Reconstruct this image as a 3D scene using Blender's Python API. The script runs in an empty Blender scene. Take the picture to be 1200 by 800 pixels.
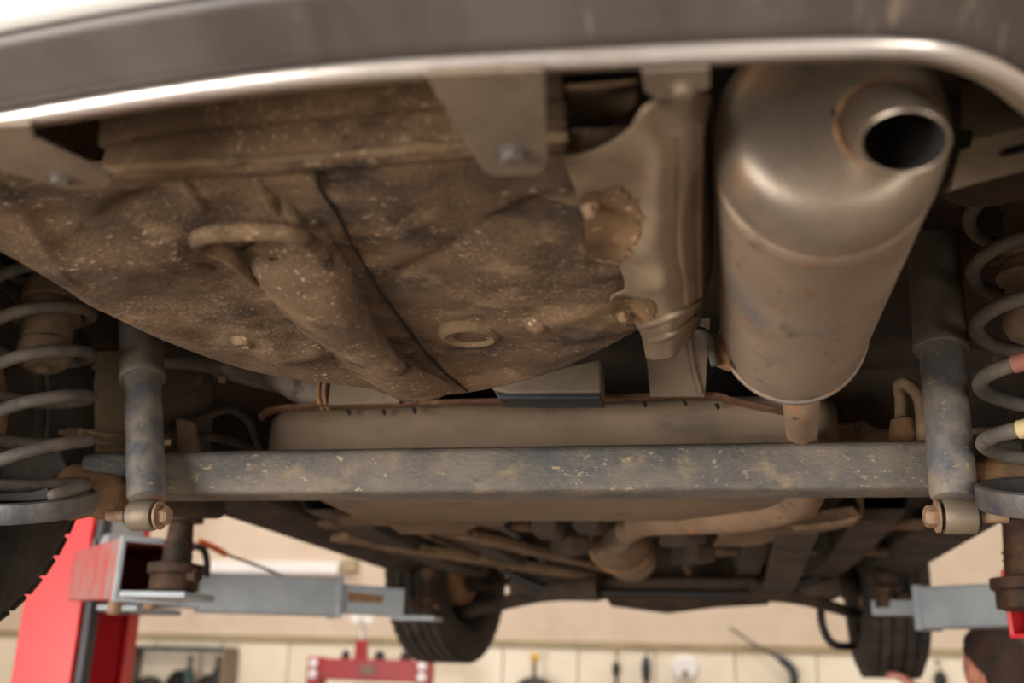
import bpy, bmesh, math, random
from mathutils import Vector, Matrix, noise

random.seed(7)
scene = bpy.context.scene
CZ = 1.55                      # camera height above the workshop floor

# ------------------------------------------------------------------ camera
FPX, PITCH, YAW, ROLL = 1217.0, math.radians(17.8), math.radians(11.3), math.radians(1.5)
FW = Vector((-math.sin(YAW) * math.cos(PITCH), math.cos(YAW) * math.cos(PITCH), math.sin(PITCH)))
_R = Vector((math.cos(YAW), math.sin(YAW), 0))
_U = _R.cross(FW)
RT = _R * math.cos(ROLL) + _U * math.sin(ROLL)
UP = _U * math.cos(ROLL) - _R * math.sin(ROLL)
cam_d = bpy.data.cameras.new('camera')
cam = bpy.data.objects.new('camera', cam_d)
scene.collection.objects.link(cam)
M = Matrix((RT, UP, -FW)).transposed().to_4x4()
M.translation = Vector((0, 0, CZ))
cam.matrix_world = M
cam_d.sensor_width = 36.0
cam_d.lens = 36.0 * FPX / 1200.0
cam_d.clip_start = 0.02
cam_d.dof.use_dof = True
cam_d.dof.focus_distance = 1.06
cam_d.dof.aperture_fstop = 4.0
scene.camera = cam

# ------------------------------------------------------------------ world, lights, exposure
scene.view_settings.view_transform = 'Standard'
scene.view_settings.look = 'None'
scene.view_settings.gamma = 1.0
scene.view_settings.use_curve_mapping = False
scene.view_settings.exposure = 0.0
scene.cycles.use_denoising = True
scene.cycles.max_bounces = 8

world = bpy.data.worlds.new('world')
scene.world = world
world.use_nodes = True
bg = world.node_tree.nodes['Background']
bg.inputs[0].default_value = (1.0, 0.93, 0.86, 1)
bg.inputs[1].default_value = 0.16


def area(name, loc, target, sx, sy, power, col):
    d = bpy.data.lights.new(name, 'AREA')
    d.shape = 'RECTANGLE'
    d.size, d.size_y, d.energy, d.color = sx, sy, power, col
    o = bpy.data.objects.new(name, d)
    scene.collection.objects.link(o)
    o.location = loc
    o.rotation_euler = (Vector(target) - Vector(loc)).to_track_quat('-Z', 'Y').to_euler()
    return o


# assumed daylight from behind left, an added area lamp; no door is modelled
area('assumed_rear_daylight', (-3.0, -2.3, 1.15), (-0.2, 1.0, 1.85), 2.4, 2.1, 235, (1.0, 0.94, 0.88))
# added fill lamp behind on the right, brightens lift arm and crossmember
area('right_rear_fill', (2.6, -2.6, 1.2), (0.2, 1.2, 1.85), 1.4, 2.1, 82, (1.0, 0.94, 0.88))
# assumed ceiling lamps, unseen, added to light the wall and hall
for lx in (-3.0, 0.0, 3.0):
    for ly in (4.9, 1.5):
        area('assumed_ceiling_lamp', (lx, ly, 4.05), (lx, ly + (0.5 if ly > 4 else 0), 0), 1.4, 0.4, 40, (1.0, 0.94, 0.88))


# ------------------------------------------------------------------ helpers: pixels -> place
def ray(x, y):
    return FW + RT * ((x - 600) / FPX) + UP * ((400 - y) / FPX)


def PY(x, y, Y):
    """point of the world seen at pixel x, y lying on the plane Y metres forward"""
    d = ray(x, y)
    v = d * (Y / d.y)
    return Vector((v.x, v.y, v.z + CZ))


def PZ(x, y, h):
    """same on the horizontal plane h metres above the camera height"""
    d = ray(x, y)
    v = d * (h / d.z)
    return Vector((v.x, v.y, v.z + CZ))


def W(x, y, h):
    return Vector((x, y, h + CZ))


# ------------------------------------------------------------------ materials
def lin(c):
    return tuple(((v / 255) / 12.92 if v / 255 <= 0.04045 else ((v / 255 + 0.055) / 1.055) ** 2.4) for v in c) + (1,)


MATS = {}


def grime(name, c1, c2, scale=9, rough=0.85, metal=0.0, specks=(), bump=0.25, bscale=120, stretch=(1, 1, 1), contrast=0.11, rough_var=0.1):
    """dirty surface: two tones in clouds, then layers of flecks (colour, scale, threshold, softness)"""
    if name in MATS:
        return MATS[name]
    m = bpy.data.materials.new(name)
    m.use_nodes = True
    nt = m.node_tree
    N, L = nt.nodes, nt.links
    b = N['Principled BSDF']
    tc = N.new('ShaderNodeTexCoord')
    mp = N.new('ShaderNodeMapping')
    mp.inputs['Scale'].default_value = stretch
    L.new(tc.outputs['Object'], mp.inputs['Vector'])

    def noise_n(s, det=6, ro=0.6, off=0.0):
        n = N.new('ShaderNodeTexNoise')
        n.inputs['Scale'].default_value = s
        n.inputs['Detail'].default_value = det
        n.inputs['Roughness'].default_value = ro
        if off:
            mm = N.new('ShaderNodeMapping')
            mm.inputs['Location'].default_value = (off, off * 1.7, -off)
            L.new(mp.outputs['Vector'], mm.inputs['Vector'])
            L.new(mm.outputs['Vector'], n.inputs['Vector'])
        else:
            L.new(mp.outputs['Vector'], n.inputs['Vector'])
        return n

    n1 = noise_n(scale, 8, 0.65)
    r = N.new('ShaderNodeValToRGB')
    r.color_ramp.elements[0].position = 0.5 - contrast
    r.color_ramp.elements[1].position = 0.5 + contrast
    r.color_ramp.elements[0].color = lin(c1)
    r.color_ramp.elements[1].color = lin(c2)
    L.new(n1.outputs['Fac'], r.inputs['Fac'])
    col = r.outputs['Color']
    for i, sp in enumerate(specks):
        sc, ss, th, soft = sp[:4]
        ns = noise_n(ss, 4, 0.65, 3.1 + 2.3 * i)
        rr = N.new('ShaderNodeValToRGB')
        rr.color_ramp.elements[0].position = th
        rr.color_ramp.elements[1].position = min(1, th + soft)
        L.new(ns.outputs['Fac'], rr.inputs['Fac'])
        mx = N.new('ShaderNodeMixRGB')
        mx.inputs['Color2'].default_value = lin(sc)
        fac = rr.outputs['Color']
        if len(sp) > 4:                              # flecks only where a coarser cloud lets them
            nm = noise_n(sp[4], 3, 0.5, 5.7 + i)
            rm = N.new('ShaderNodeValToRGB')
            rm.color_ramp.elements[0].position = 0.47
            rm.color_ramp.elements[1].position = 0.60
            L.new(nm.outputs['Fac'], rm.inputs['Fac'])
            ml = N.new('ShaderNodeMath')
            ml.operation = 'MULTIPLY'
            L.new(fac, ml.inputs[0])
            L.new(rm.outputs['Color'], ml.inputs[1])
            fac = ml.outputs['Value']
        L.new(fac, mx.inputs['Fac'])
        L.new(col, mx.inputs['Color1'])
        col = mx.outputs['Color']
    L.new(col, b.inputs['Base Color'])
    b.inputs['Metallic'].default_value = metal
    mr = N.new('ShaderNodeMapRange')
    mr.inputs['To Min'].default_value = max(0.05, rough - rough_var)
    mr.inputs['To Max'].default_value = min(1, rough + rough_var)
    L.new(n1.outputs['Fac'], mr.inputs['Value'])
    L.new(mr.outputs['Result'], b.inputs['Roughness'])
    if bump:
        nb = noise_n(bscale, 5, 0.7, 9.0)
        bp = N.new('ShaderNodeBump')
        bp.inputs['Strength'].default_value = bump
        bp.inputs['Distance'].default_value = 0.004
        L.new(nb.outputs['Fac'], bp.inputs['Height'])
        L.new(bp.outputs['Normal'], b.inputs['Normal'])
    MATS[name] = m
    return m


TAN = (196, 164, 124)
RUST = (142, 78, 40)
m_mud = grime('dried_mud_brown', (92, 72, 52), (136, 108, 80), 6, 0.9, 0,
              [((160, 132, 100), 14, 0.55, 0.16), ((62, 48, 36), 9, 0.54, 0.14), ((176, 148, 114), 75, 0.60, 0.08, 8), ((218, 194, 162), 170, 0.615, 0.04, 11), ((200, 172, 138), 300, 0.60, 0.05, 6)], 1.0, 190, stretch=(1, 1.5, 1))
m_mud_light = grime('dried_mud_tan', (112, 90, 66), (148, 122, 92), 9, 0.9, 0, [((186, 160, 124), 120, 0.62, 0.06), ((76, 58, 43), 14, 0.55, 0.16)], 0.8, 180)
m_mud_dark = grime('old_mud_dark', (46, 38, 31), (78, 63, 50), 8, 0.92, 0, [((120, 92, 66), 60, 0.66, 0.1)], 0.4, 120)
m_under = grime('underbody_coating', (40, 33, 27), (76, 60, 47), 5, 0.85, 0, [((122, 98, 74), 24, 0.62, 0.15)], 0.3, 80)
m_tank = grime('dusty_fuel_tank', (116, 98, 78), (142, 122, 100), 6, 0.75, 0, [((92, 82, 74), 7, 0.57, 0.12), ((98, 72, 50), 30, 0.62, 0.12)], 0.2, 140, stretch=(0.5, 1, 1))
m_rust = grime('rusted_steel', (98, 68, 49), (134, 98, 72), 30, 0.9, 0.1, [((74, 44, 28), 40, 0.58, 0.1), ((176, 140, 104), 28, 0.6, 0.1)], 0.5, 200)
m_rusttan = grime('dusty_rusty_casting', (128, 96, 66), (164, 126, 88), 16, 0.9, 0, [(RUST, 26, 0.58, 0.12), ((96, 88, 80), 18, 0.6, 0.15)], 0.5, 160)
m_beam = grime('worn_axle_paint', (84, 82, 80), (122, 112, 100), 14, 0.6, 0.1,
               [((78, 81, 86), 14, 0.54, 0.16), ((140, 124, 102), 26, 0.55, 0.14), ((166, 146, 118), 140, 0.615, 0.06, 6), ((178, 156, 124), 80, 0.655, 0.04, 6)], 0.5, 200, stretch=(0.7, 1, 1))
m_shock_up = grime('dust_tube_grey', (98, 92, 86), (132, 120, 106), 12, 0.7, 0.0, [((70, 66, 64), 26, 0.6, 0.15), ((134, 116, 92), 30, 0.6, 0.15)], 0.25, 170, stretch=(1, 1, 0.6))
m_shock_lo = grime('damper_body_paint', (98, 98, 100), (142, 130, 114), 22, 0.6, 0.05,
                   [((160, 106, 64), 30, 0.66, 0.05), ((82, 86, 96), 16, 0.57, 0.12), ((180, 152, 118), 70, 0.62, 0.06)], 0.3, 180)
m_spring = grime('spring_steel_dusty', (92, 87, 82), (130, 118, 104), 20, 0.7, 0.15, [((78, 80, 84), 30, 0.6, 0.12), ((176, 124, 72), 40, 0.72, 0.05)], 0.3, 200)
m_seat = grime('spring_seat_steel', (84, 86, 92), (126, 120, 112), 16, 0.5, 0.4, [((158, 118, 80), 20, 0.63, 0.12)], 0.25, 150)
m_shield = grime('dusty_aluminium_shield', (120, 102, 82), (150, 131, 108), 8, 0.6, 0.2, [((110, 86, 62), 14, 0.6, 0.18)], 0.15, 140)
m_shield_pad = grime('mud_on_shield', (104, 78, 52), (134, 104, 72), 16, 0.9, 0, [(TAN, 120, 0.62, 0.08)], 0.5, 160)
m_muf = grime('muffler_steel', (136, 116, 97), (160, 142, 123), 6, 0.5, 0.3,
              [((124, 119, 114), 9, 0.53, 0.12), ((158, 120, 86), 8, 0.55, 0.16), ((112, 96, 80), 30, 0.58, 0.1), ((150, 86, 50), 60, 0.64, 0.05)], 0.15, 220, stretch=(1, 0.7, 1))
m_cap = grime('muffler_cap_steel', (124, 112, 99), (154, 138, 118), 9, 0.43, 0.5,
              [((164, 126, 90), 11, 0.57, 0.18), ((100, 96, 92), 14, 0.57, 0.15)], 0.1, 200)
m_weld = grime('rusty_weld', (122, 88, 62), (150, 118, 86), 40, 0.85, 0.1, [((84, 48, 28), 60, 0.58, 0.08)], 0.6, 200)
m_pipe = grime('tailpipe_steel', (136, 120, 104), (170, 156, 140), 12, 0.34, 0.8, [((150, 100, 62), 18, 0.63, 0.15)], 0.1, 160)
m_soot = grime('soot', (14, 12, 10), (34, 27, 20), 12, 0.95, 0, (), 0.2, 100)
m_rpipe = grime('pitted_exhaust_pipe', (136, 110, 88), (160, 134, 108), 14, 0.85, 0.1, [((70, 42, 28), 75, 0.63, 0.05), ((176, 120, 80), 30, 0.6, 0.1)], 0.5, 160)
m_bracket = grime('zinc_bracket', (128, 114, 98), (156, 140, 120), 10, 0.55, 0.35, [((112, 96, 78), 22, 0.6, 0.15)], 0.15, 140)
m_bolt = grime('weathered_bolt', (94, 90, 86), (116, 106, 94), 60, 0.8, 0.1, [((154, 104, 64), 90, 0.6, 0.1)], 0.3, 300)
m_nut = grime('dusty_nut', (146, 118, 92), (172, 142, 114), 60, 0.7, 0.2, [((146, 96, 60), 90, 0.6, 0.1)], 0.3, 300)
m_bump_lo = grime('grey_bumper_reflection', (80, 73, 69), (98, 89, 83), 9, 0.42, 0.1, [((146, 130, 112), 26, 0.64, 0.12), ((92, 84, 78), 5, 0.55, 0.2)], 0.05, 90, stretch=(1.6, 0.5, 0.5))  # dark floor reflected in the bumper paint, put into the grey
m_bump_lip = grime('bumper_edge_highlight', (206, 196, 188), (226, 216, 208), 12, 0.28, 0.5, (), 0.0)  # highlight along the lip, put into the colour as lighter metal
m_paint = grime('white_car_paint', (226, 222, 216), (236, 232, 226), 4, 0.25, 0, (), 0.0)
m_rubber = grime('tyre_rubber', (42, 38, 35), (66, 58, 50), 12, 0.85, 0, [((86, 74, 62), 40, 0.62, 0.1)], 0.3, 160)
m_rim = grime('dusty_wheel_rim', (60, 52, 46), (92, 80, 68), 10, 0.6, 0.3, (), 0.2, 120)
m_black = grime('black_plastic', (24, 22, 21), (42, 38, 34), 10, 0.6, 0, (), 0.1, 120)
m_hose = grime('filler_hose_dusty', (104, 92, 82), (136, 122, 108), 14, 0.75, 0, [((88, 66, 46), 20, 0.6, 0.1)], 0.2, 160)
m_line = grime('coated_brake_line', (130, 108, 82), (160, 134, 104), 24, 0.7, 0.1, (), 0.1, 200)
m_cream = grime('dusty_cream_panel', (172, 150, 116), (196, 174, 138), 8, 0.85, 0, [((100, 82, 60), 18, 0.6, 0.15)], 0.2, 140)
m_boxgrey = grime('grey_casing', (112, 98, 83), (134, 118, 100), 8, 0.6, 0.1, [((110, 96, 82), 16, 0.6, 0.2)], 0.1, 140)
m_box_dark = grime('blue_black_casing', (44, 48, 54), (66, 68, 72), 12, 0.5, 0.1, (), 0.1, 140)
m_cat = grime('catalyst_steel', (112, 92, 74), (140, 118, 94), 10, 0.7, 0.2, [((122, 86, 56), 20, 0.6, 0.15)], 0.2, 140)
m_red = grime('red_lift_paint', (206, 40, 46), (216, 52, 56), 5, 0.35, 0, [((176, 34, 40), 9, 0.62, 0.2)], 0.02, 60)
m_fadered = grime('worn_red_arm_paint', (186, 84, 84), (176, 120, 116), 9, 0.5, 0, [((140, 144, 148), 8, 0.55, 0.12)], 0.05, 80)
m_darkred = grime('dark_red_press_paint', (150, 24, 34), (168, 32, 42), 6, 0.4, 0, (), 0.02, 60)
m_arm = grime('grey_blue_lift_arm', (158, 167, 174), (178, 186, 190), 7, 0.5, 0.1, [((122, 104, 88), 18, 0.68, 0.08)], 0.08, 90)
m_padrust = grime('greasy_rusty_screw', (44, 34, 28), (86, 60, 42), 24, 0.6, 0.4, [((120, 78, 48), 30, 0.6, 0.1)], 0.5, 160)
m_wall = grime('cream_wall_paint', (204, 186, 166), (212, 196, 178), 2.5, 0.8, 0, [((190, 170, 148), 1.6, 0.56, 0.2)], 0.05, 40)
m_tile = grime('white_wall_panel', (226, 214, 192), (234, 224, 204), 3, 0.35, 0, [((212, 198, 172), 5, 0.64, 0.15)], 0.02, 40)
m_trim = grime('olive_trim', (150, 134, 104), (166, 150, 118), 4, 0.6, 0, (), 0.05, 60)
m_floor = grime('workshop_concrete', (112, 104, 95), (134, 125, 114), 2.5, 0.6, 0, [((110, 100, 90), 3.5, 0.62, 0.12), ((84, 76, 68), 9, 0.7, 0.08)], 0.1, 30)
m_ceil = grime('white_ceiling', (216, 210, 200), (228, 222, 212), 2, 0.9, 0, (), 0.02, 30)
m_white = grime('white_enamel', (232, 230, 230), (240, 238, 238), 4, 0.35, 0, (), 0.0)
m_chrome = grime('bright_chrome', (196, 196, 196), (214, 214, 214), 8, 0.2, 1.0, (), 0.0)
m_orange = grime('orange_cable', (206, 92, 44), (218, 106, 56), 10, 0.5, 0, (), 0.05, 90)
m_green = grime('dark_green_bottle', (24, 54, 50), (36, 68, 62), 10, 0.3, 0, (), 0.0)
m_amber = grime('amber_glass', (206, 160, 70), (220, 176, 88), 10, 0.3, 0, (), 0.0)
m_skin = grime('skin', (206, 138, 114), (216, 150, 126), 14, 0.5, 0, (), 0.08, 120)
m_hair = grime('dark_brown_hair', (40, 27, 21), (66, 44, 33), 30, 0.7, 0, (), 0.8, 220, stretch=(1, 1, 0.3))
m_shirt = grime('charcoal_work_shirt', (44, 46, 52), (60, 62, 68), 14, 0.9, 0, (), 0.3, 120)
m_trouser = grime('navy_work_trousers', (34, 40, 56), (48, 54, 70), 12, 0.9, 0, (), 0.3, 120)
m_shoe = grime('black_boot', (24, 22, 20), (40, 36, 32), 12, 0.6, 0, (), 0.2, 120)
m_stop = grime('dusty_bump_stop', (118, 96, 74), (148, 124, 98), 18, 0.9, 0, [((140, 92, 58), 26, 0.6, 0.1)], 0.4, 160)
m_red_mark = grime('red_paint_mark', (172, 108, 94), (178, 118, 102), 20, 0.7, 0, (), 0.1, 100)
m_yel_mark = grime('yellow_paint_mark', (206, 184, 130), (214, 192, 140), 20, 0.7, 0, (), 0.1, 100)


# ------------------------------------------------------------------ mesh builders
def link(o):
    scene.collection.objects.link(o)
    return o


def thing(name, label, cat, loc, group=None):
    o = link(bpy.data.objects.new(name, None))
    o.empty_display_size = 0.1
    o.location = loc
    o['label'] = label
    o['category'] = cat
    if group:
        o['group'] = group
    return o


def adopt(o, parent):
    if parent is not None:
        o.parent = parent
        mats = Matrix.Identity(4)
        p = parent
        chain = []
        while p is not None:
            chain.append(p)
            p = p.parent
        for p in reversed(chain):
            mats = mats @ p.matrix_parent_inverse @ p.matrix_basis
        o.matrix_parent_inverse = mats.inverted()


def mesh(name, verts, faces, mat, parent=None, smooth=True, solid=0.0, bevel=0.0, subsurf=0, label=None, angle=35, offset=-1.0):
    me = bpy.data.meshes.new(name)
    me.from_pydata([tuple(v) for v in verts], [], faces)
    bm = bmesh.new()
    bm.from_mesh(me)
    bmesh.ops.recalc_face_normals(bm, faces=bm.faces)
    bm.to_mesh(me)
    bm.free()
    me.materials.append(mat)
    o = link(bpy.data.objects.new(name, me))
    if smooth:
        for p in me.polygons:
            p.use_smooth = True
        me.set_sharp_from_angle(angle=math.radians(angle))
    if solid:
        s = o.modifiers.new('thickness', 'SOLIDIFY')
        s.thickness = solid
        s.offset = offset
    if bevel:
        b = o.modifiers.new('edge', 'BEVEL')
        b.width = bevel
        b.segments = 2
        b.limit_method = 'ANGLE'
    if subsurf:
        s = o.modifiers.new('smooth', 'SUBSURF')
        s.levels = s.render_levels = subsurf
    if label:
        o['label'] = label
    adopt(o, parent)
    return o


def join(parts):
    V, F = [], []
    for v, f in parts:
        k = len(V)
        V += list(v)
        F += [tuple(i + k for i in q) for q in f]
    return V, F


def cr(p0, p1, p2, p3, t):
    return 0.5 * ((2 * p1) + (p2 - p0) * t + (2 * p0 - 5 * p1 + 4 * p2 - p3) * t * t + (3 * p1 - p0 - 3 * p2 + p3) * t ** 3)


def spline(pts, n):
    """Catmull-Rom through pts, n steps per span (points or numbers)"""
    out = []
    for i in range(len(pts) - 1):
        p0 = pts[max(i - 1, 0)]
        p3 = pts[min(i + 2, len(pts) - 1)]
        for k in range(n):
            out.append(cr(p0, pts[i], pts[i + 1], p3, k / n))
    out.append(pts[-1])
    return out


def frames(P, closed=False):
    T = []
    n = len(P)
    for i in range(n):
        a = P[(i - 1) % n] if closed else P[max(i - 1, 0)]
        b = P[(i + 1) % n] if closed else P[min(i + 1, n - 1)]
        T.append((b - a).normalized())
    u = T[0].orthogonal().normalized()
    fr = []
    for t in T:
        u = (u - t * u.dot(t)).normalized()
        fr.append((u, t.cross(u)))
    return fr


def tube_data(P, r, seg=12, cap=True, round_cap=False):
    P = [Vector(p) for p in P]
    R = r if isinstance(r, (list, tuple)) else [r] * len(P)
    R = list(R)
    if round_cap:
        d0 = (P[0] - P[1]).normalized()
        d1 = (P[-1] - P[-2]).normalized()
        r0, r1 = R[0], R[-1]
        P = [P[0] + d0 * r0 * 0.6, P[0] + d0 * r0 * 0.4] + P + [P[-1] + d1 * r1 * 0.4, P[-1] + d1 * r1 * 0.6]
        R = [r0 * 0.4, r0 * 0.8] + R + [r1 * 0.8, r1 * 0.4]
    fr = frames(P)
    V, F = [], []
    for p, rr, (u, w) in zip(P, R, fr):
        for k in range(seg):
            a = 2 * math.pi * k / seg
            V.append(p + u * (rr * math.cos(a)) + w * (rr * math.sin(a)))
    for i in range(len(P) - 1):
        for k in range(seg):
            F.append((i * seg + k, i * seg + (k + 1) % seg, (i + 1) * seg + (k + 1) % seg, (i + 1) * seg + k))
    if cap:
        F.append(tuple(range(seg)))
        F.append(tuple(range((len(P) - 1) * seg, len(P) * seg)))
    return V, F


def tube(name, P, r, mat, parent=None, seg=12, n=6, label=None, round_cap=False):
    Q = spline([Vector(p) for p in P], n) if n > 1 and len(P) > 2 else P
    if isinstance(r, (list, tuple)) and n > 1 and len(P) > 2:
        r = spline(list(r), n)
    v, f = tube_data(Q, r, seg, True, round_cap)
    return mesh(name, v, f, mat, parent, label=label, angle=50)


def lathe_data(p0, axis, prof, seg=32, sx=1.0, ref=None, close=True):
    """prof: list of (along, radius); sx squashes along the second direction"""
    a = Vector(axis).normalized()
    if ref is None:
        u = a.orthogonal().normalized()
    else:
        u = Vector(ref)
        u = (u - a * u.dot(a)).normalized()
    w = a.cross(u)
    V, F = [], []
    for t, r in prof:
        for k in range(seg):
            an = 2 * math.pi * k / seg
            V.append(Vector(p0) + a * t + u * (r * math.cos(an)) + w * (r * sx * math.sin(an)))
    for i in range(len(prof) - 1):
        for k in range(seg):
            F.append((i * seg + k, i * seg + (k + 1) % seg, (i + 1) * seg + (k + 1) % seg, (i + 1) * seg + k))
    if close:
        F.append(tuple(range(seg)))
        F.append(tuple(range((len(prof) - 1) * seg, len(prof) * seg)))
    return V, F


def lathe(name, p0, axis, prof, mat, parent=None, seg=32, sx=1.0, ref=None, close=True, label=None, angle=35, solid=0.0):
    v, f = lathe_data(p0, axis, prof, seg, sx, ref, close)
    return mesh(name, v, f, mat, parent, label=label, angle=angle, solid=solid)


def box_data(c, sx, sy, sz, rot=None):
    V = []
    for x in (-1, 1):
        for y in (-1, 1):
            for z in (-1, 1):
                v = Vector((x * sx / 2, y * sy / 2, z * sz / 2))
                if rot is not None:
                    v = rot @ v
                V.append(Vector(c) + v)
    F = [(0, 1, 3, 2), (4, 6, 7, 5), (0, 4, 5, 1), (2, 3, 7, 6), (0, 2, 6, 4), (1, 5, 7, 3)]
    return V, F


def box(name, c, s, mat, parent=None, rot=None, bevel=0.003, label=None):
    v, f = box_data(c, s[0], s[1], s[2], rot)
    return mesh(name, v, f, mat, parent, smooth=False, bevel=bevel, label=label)


def prism(name, poly, vec, mat, parent=None, bevel=0.001, label=None):
    """flat outline poly (world points) given the thickness vec"""
    n = len(poly)
    V = list(poly) + [p + Vector(vec) for p in poly]
    F = [tuple(range(n)), tuple(range(2 * n - 1, n - 1, -1))] + [(i, (i + 1) % n, n + (i + 1) % n, n + i) for i in range(n)]
    return mesh(name, V, F, mat, parent, smooth=False, bevel=bevel, label=label)


def beam_box(name, p0, p1, w, h, mat, parent=None, bevel=0.004, label=None, up=(0, 0, 1)):
    p0, p1 = Vector(p0), Vector(p1)
    d = (p1 - p0).normalized()
    s = d.cross(Vector(up)).normalized()
    u = s.cross(d)
    V = []
    for p in (p0, p1):
        for a, b in ((-1, -1), (1, -1), (1, 1), (-1, 1)):
            V.append(p + s * (a * w / 2) + u * (b * h / 2))
    F = [(0, 1, 2, 3), (7, 6, 5, 4)] + [(i, (i + 1) % 4, 4 + (i + 1) % 4, 4 + i) for i in range(4)]
    return mesh(name, V, F, mat, parent, smooth=False, bevel=bevel, label=label)


def patch_points(rows, nu, nv):
    """rows of control points (all the same length) -> smooth grid"""
    fine = [spline([Vector(p) for p in r], nu) for r in rows]
    cols = list(zip(*fine))
    cols = [spline(list(c), nv) for c in cols]
    return [list(r) for r in zip(*cols)]


def grid_mesh(name, G, mat, parent=None, solid=0.002, label=None, angle=60, offset=-1.0):
    nr, nc = len(G), len(G[0])
    V = [p for r in G for p in r]
    F = [(i * nc + j, i * nc + j + 1, (i + 1) * nc + j + 1, (i + 1) * nc + j) for i in range(nr - 1) for j in range(nc - 1)]
    return mesh(name, V, F, mat, parent, solid=solid, label=label, angle=angle, offset=offset)


def hexbolt(name, p, axis, r, h, mat, parent, washer=None, label=None):
    parts = []
    if washer:
        parts.append(lathe_data(p, axis, [(0, washer), (h * 0.25, washer), (h * 0.25, r * 0.6)], 20))
    parts.append(lathe_data(Vector(p) + Vector(axis).normalized() * h * 0.2, axis, [(0, r), (h * 0.7, r), (h * 0.85, r * 0.85)], 6))
    v, f = join(parts)
    return mesh(name, v, f, mat, parent, label=label, angle=25)


DOWN = Vector((0, 0, -1))

# ================================================================== THE HALL
def structure(o):
    o['kind'] = 'structure'
    return o


WALL_Y = 6.2
structure(box('floor', (0, 1.5, -0.05), (11, 10.4, 0.1), m_floor, bevel=0))
structure(box('ceiling', (0, 1.5, 4.2), (11, 10.4, 0.1), m_ceil, bevel=0))
wall_front = structure(box('wall_front', (0, WALL_Y + 0.1, 2.1), (11, 0.2, 4.2), m_wall, bevel=0))
structure(box('wall_left', (-5.4, 1.5, 2.1), (0.2, 9.4, 4.2), m_wall, bevel=0))
structure(box('wall_right', (5.4, 1.5, 2.1), (0.2, 9.4, 4.2), m_wall, bevel=0))
PANEL_TOP = CZ + 0.155
pw = 0.44
pv, pf = box_data((0, 0, 0), pw - 0.008, 0.018, PANEL_TOP)
pm = None
for i in range(24):
    c = Vector((-5.2 + (i + 0.5) * pw, WALL_Y - 0.009, PANEL_TOP / 2))
    if pm is None:
        o = mesh('wall_panel', pv, pf, m_tile, None, smooth=False, bevel=0.003)
        pm = o
    else:
        o = pm.copy()
        link(o)
    o.location = c
    adopt(o, wall_front)
structure(box('trim_1', (0, WALL_Y - 0.015, PANEL_TOP + 0.02), (10.6, 0.03, 0.04), m_trim, bevel=0.004))

# ================================================================== THE CAR
XC = -0.22
car = thing('car', 'raised white car seen from beneath, with muddy underbody and silver muffler', 'car', W(XC, 2.2, 0.02))

# ---- rear bumper --------------------------------------------------
lip_px = [(-330, 215), (-160, 172), (0, 142), (200, 110), (400, 86), (600, 73), (800, 63), (950, 57), (1050, 56), (1110, 62), (1160, 78), (1200, 100), (1270, 150)]
lip_pts = [W(XC - .82, .80, .34), W(XC - .80, .66, .31), W(XC - .66, .55, .29)] + [PZ(x, y, 0.29) for x, y in lip_px[1:]] + [W(.30, .62, .292), W(XC + .68, .655, .298), W(XC + .79, .71, .312), W(XC + .82, .82, .34)]
lip = spline(lip_pts, 6)
tang = frames(lip)


def sweep(profile):
    G = []
    for i, p in enumerate(lip):
        a, b = lip[max(i - 1, 0)], lip[min(i + 1, len(lip) - 1)]
        t = (b - a).normalized()
        out = Vector((t.y, -t.x, 0)).normalized()
        G.append([p + out * o + Vector((0, 0, u)) for o, u in profile])
    return G


bumper = grid_mesh('rear_bumper', sweep([(0.003, 0.0045), (0.009, 0.009), (0.019, 0.016), (0.029, 0.0235), (0.036, 0.029)]), m_bump_lo, car, 0.003, 'scuffed lower face of the rear bumper, floor reflection painted in as grey', offset=1.0)
grid_mesh('bumper_cover', sweep([(0.036, 0.029), (0.040, 0.036), (0.050, 0.06), (0.060, 0.11), (0.064, 0.18), (0.06, 0.26)]), m_paint, bumper, 0.003, 'upper bumper, window reflection painted in as white', offset=1.0)  # white band stands in for the window reflected in the bumper
lp = [(0.0048 * math.cos(a) - 0.001, 0.0048 * math.sin(a) + 0.001) for a in [k * 2 * math.pi / 10 for k in range(11)]]
grid_mesh('bumper_edge', sweep(lp), m_bump_lip, bumper, 0, 'rolled lower edge with its highlight painted in')
grid_mesh('bumper_flange', sweep([(-0.003, 0.001), (-0.009, 0.0005), (-0.013, 0.004), (-0.013, 0.02)]), m_bracket, bumper, 0.002, 'dusty inner flange')


def plate(name, pts, h, th, mat, parent, **k):
    return prism(name, [PZ(x, y, h) for x, y in pts], (0, 0, th), mat, parent, **k)


br = plate('bumper_bracket', [(498, 88), (638, 82), (642, 190), (637, 201), (628, 206), (578, 207), (566, 200), (556, 184)], 0.281, 0.004, m_bracket, car, label='tapered zinc bracket hanging from the bumper')
hexbolt('bolt', PZ(600, 178, 0.281), DOWN, 0.0068, 0.006, m_bolt, br, washer=0.0082)
br = plate('bumper_bracket', [(-60, 150), (36, 146), (40, 166), (128, 207), (132, 214), (126, 221), (88, 224), (-60, 186)], 0.281, 0.004, m_bracket, car, label='dusty steel strap bracket at the left end of the bumper')
hexbolt('bolt', PZ(72, 209, 0.281), DOWN, 0.0055, 0.004, m_bolt, br, washer=0.0075)
clip = plate('bumper_clip', [(752, 84), (832, 80), (832, 104), (815, 112), (800, 118), (770, 118), (756, 108)], 0.285, 0.004, m_bracket, car, label='small bracket between heat shield and muffler')
hexbolt('bolt', PZ(800, 104, 0.285), DOWN, 0.005, 0.004, m_bracket, clip, washer=0.007)

# ---- spare wheel tub (muddy floor) --------------------------------
def tubh(y):
    return 0.31 - 0.03 * (y - 0.55) / 0.5


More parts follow.
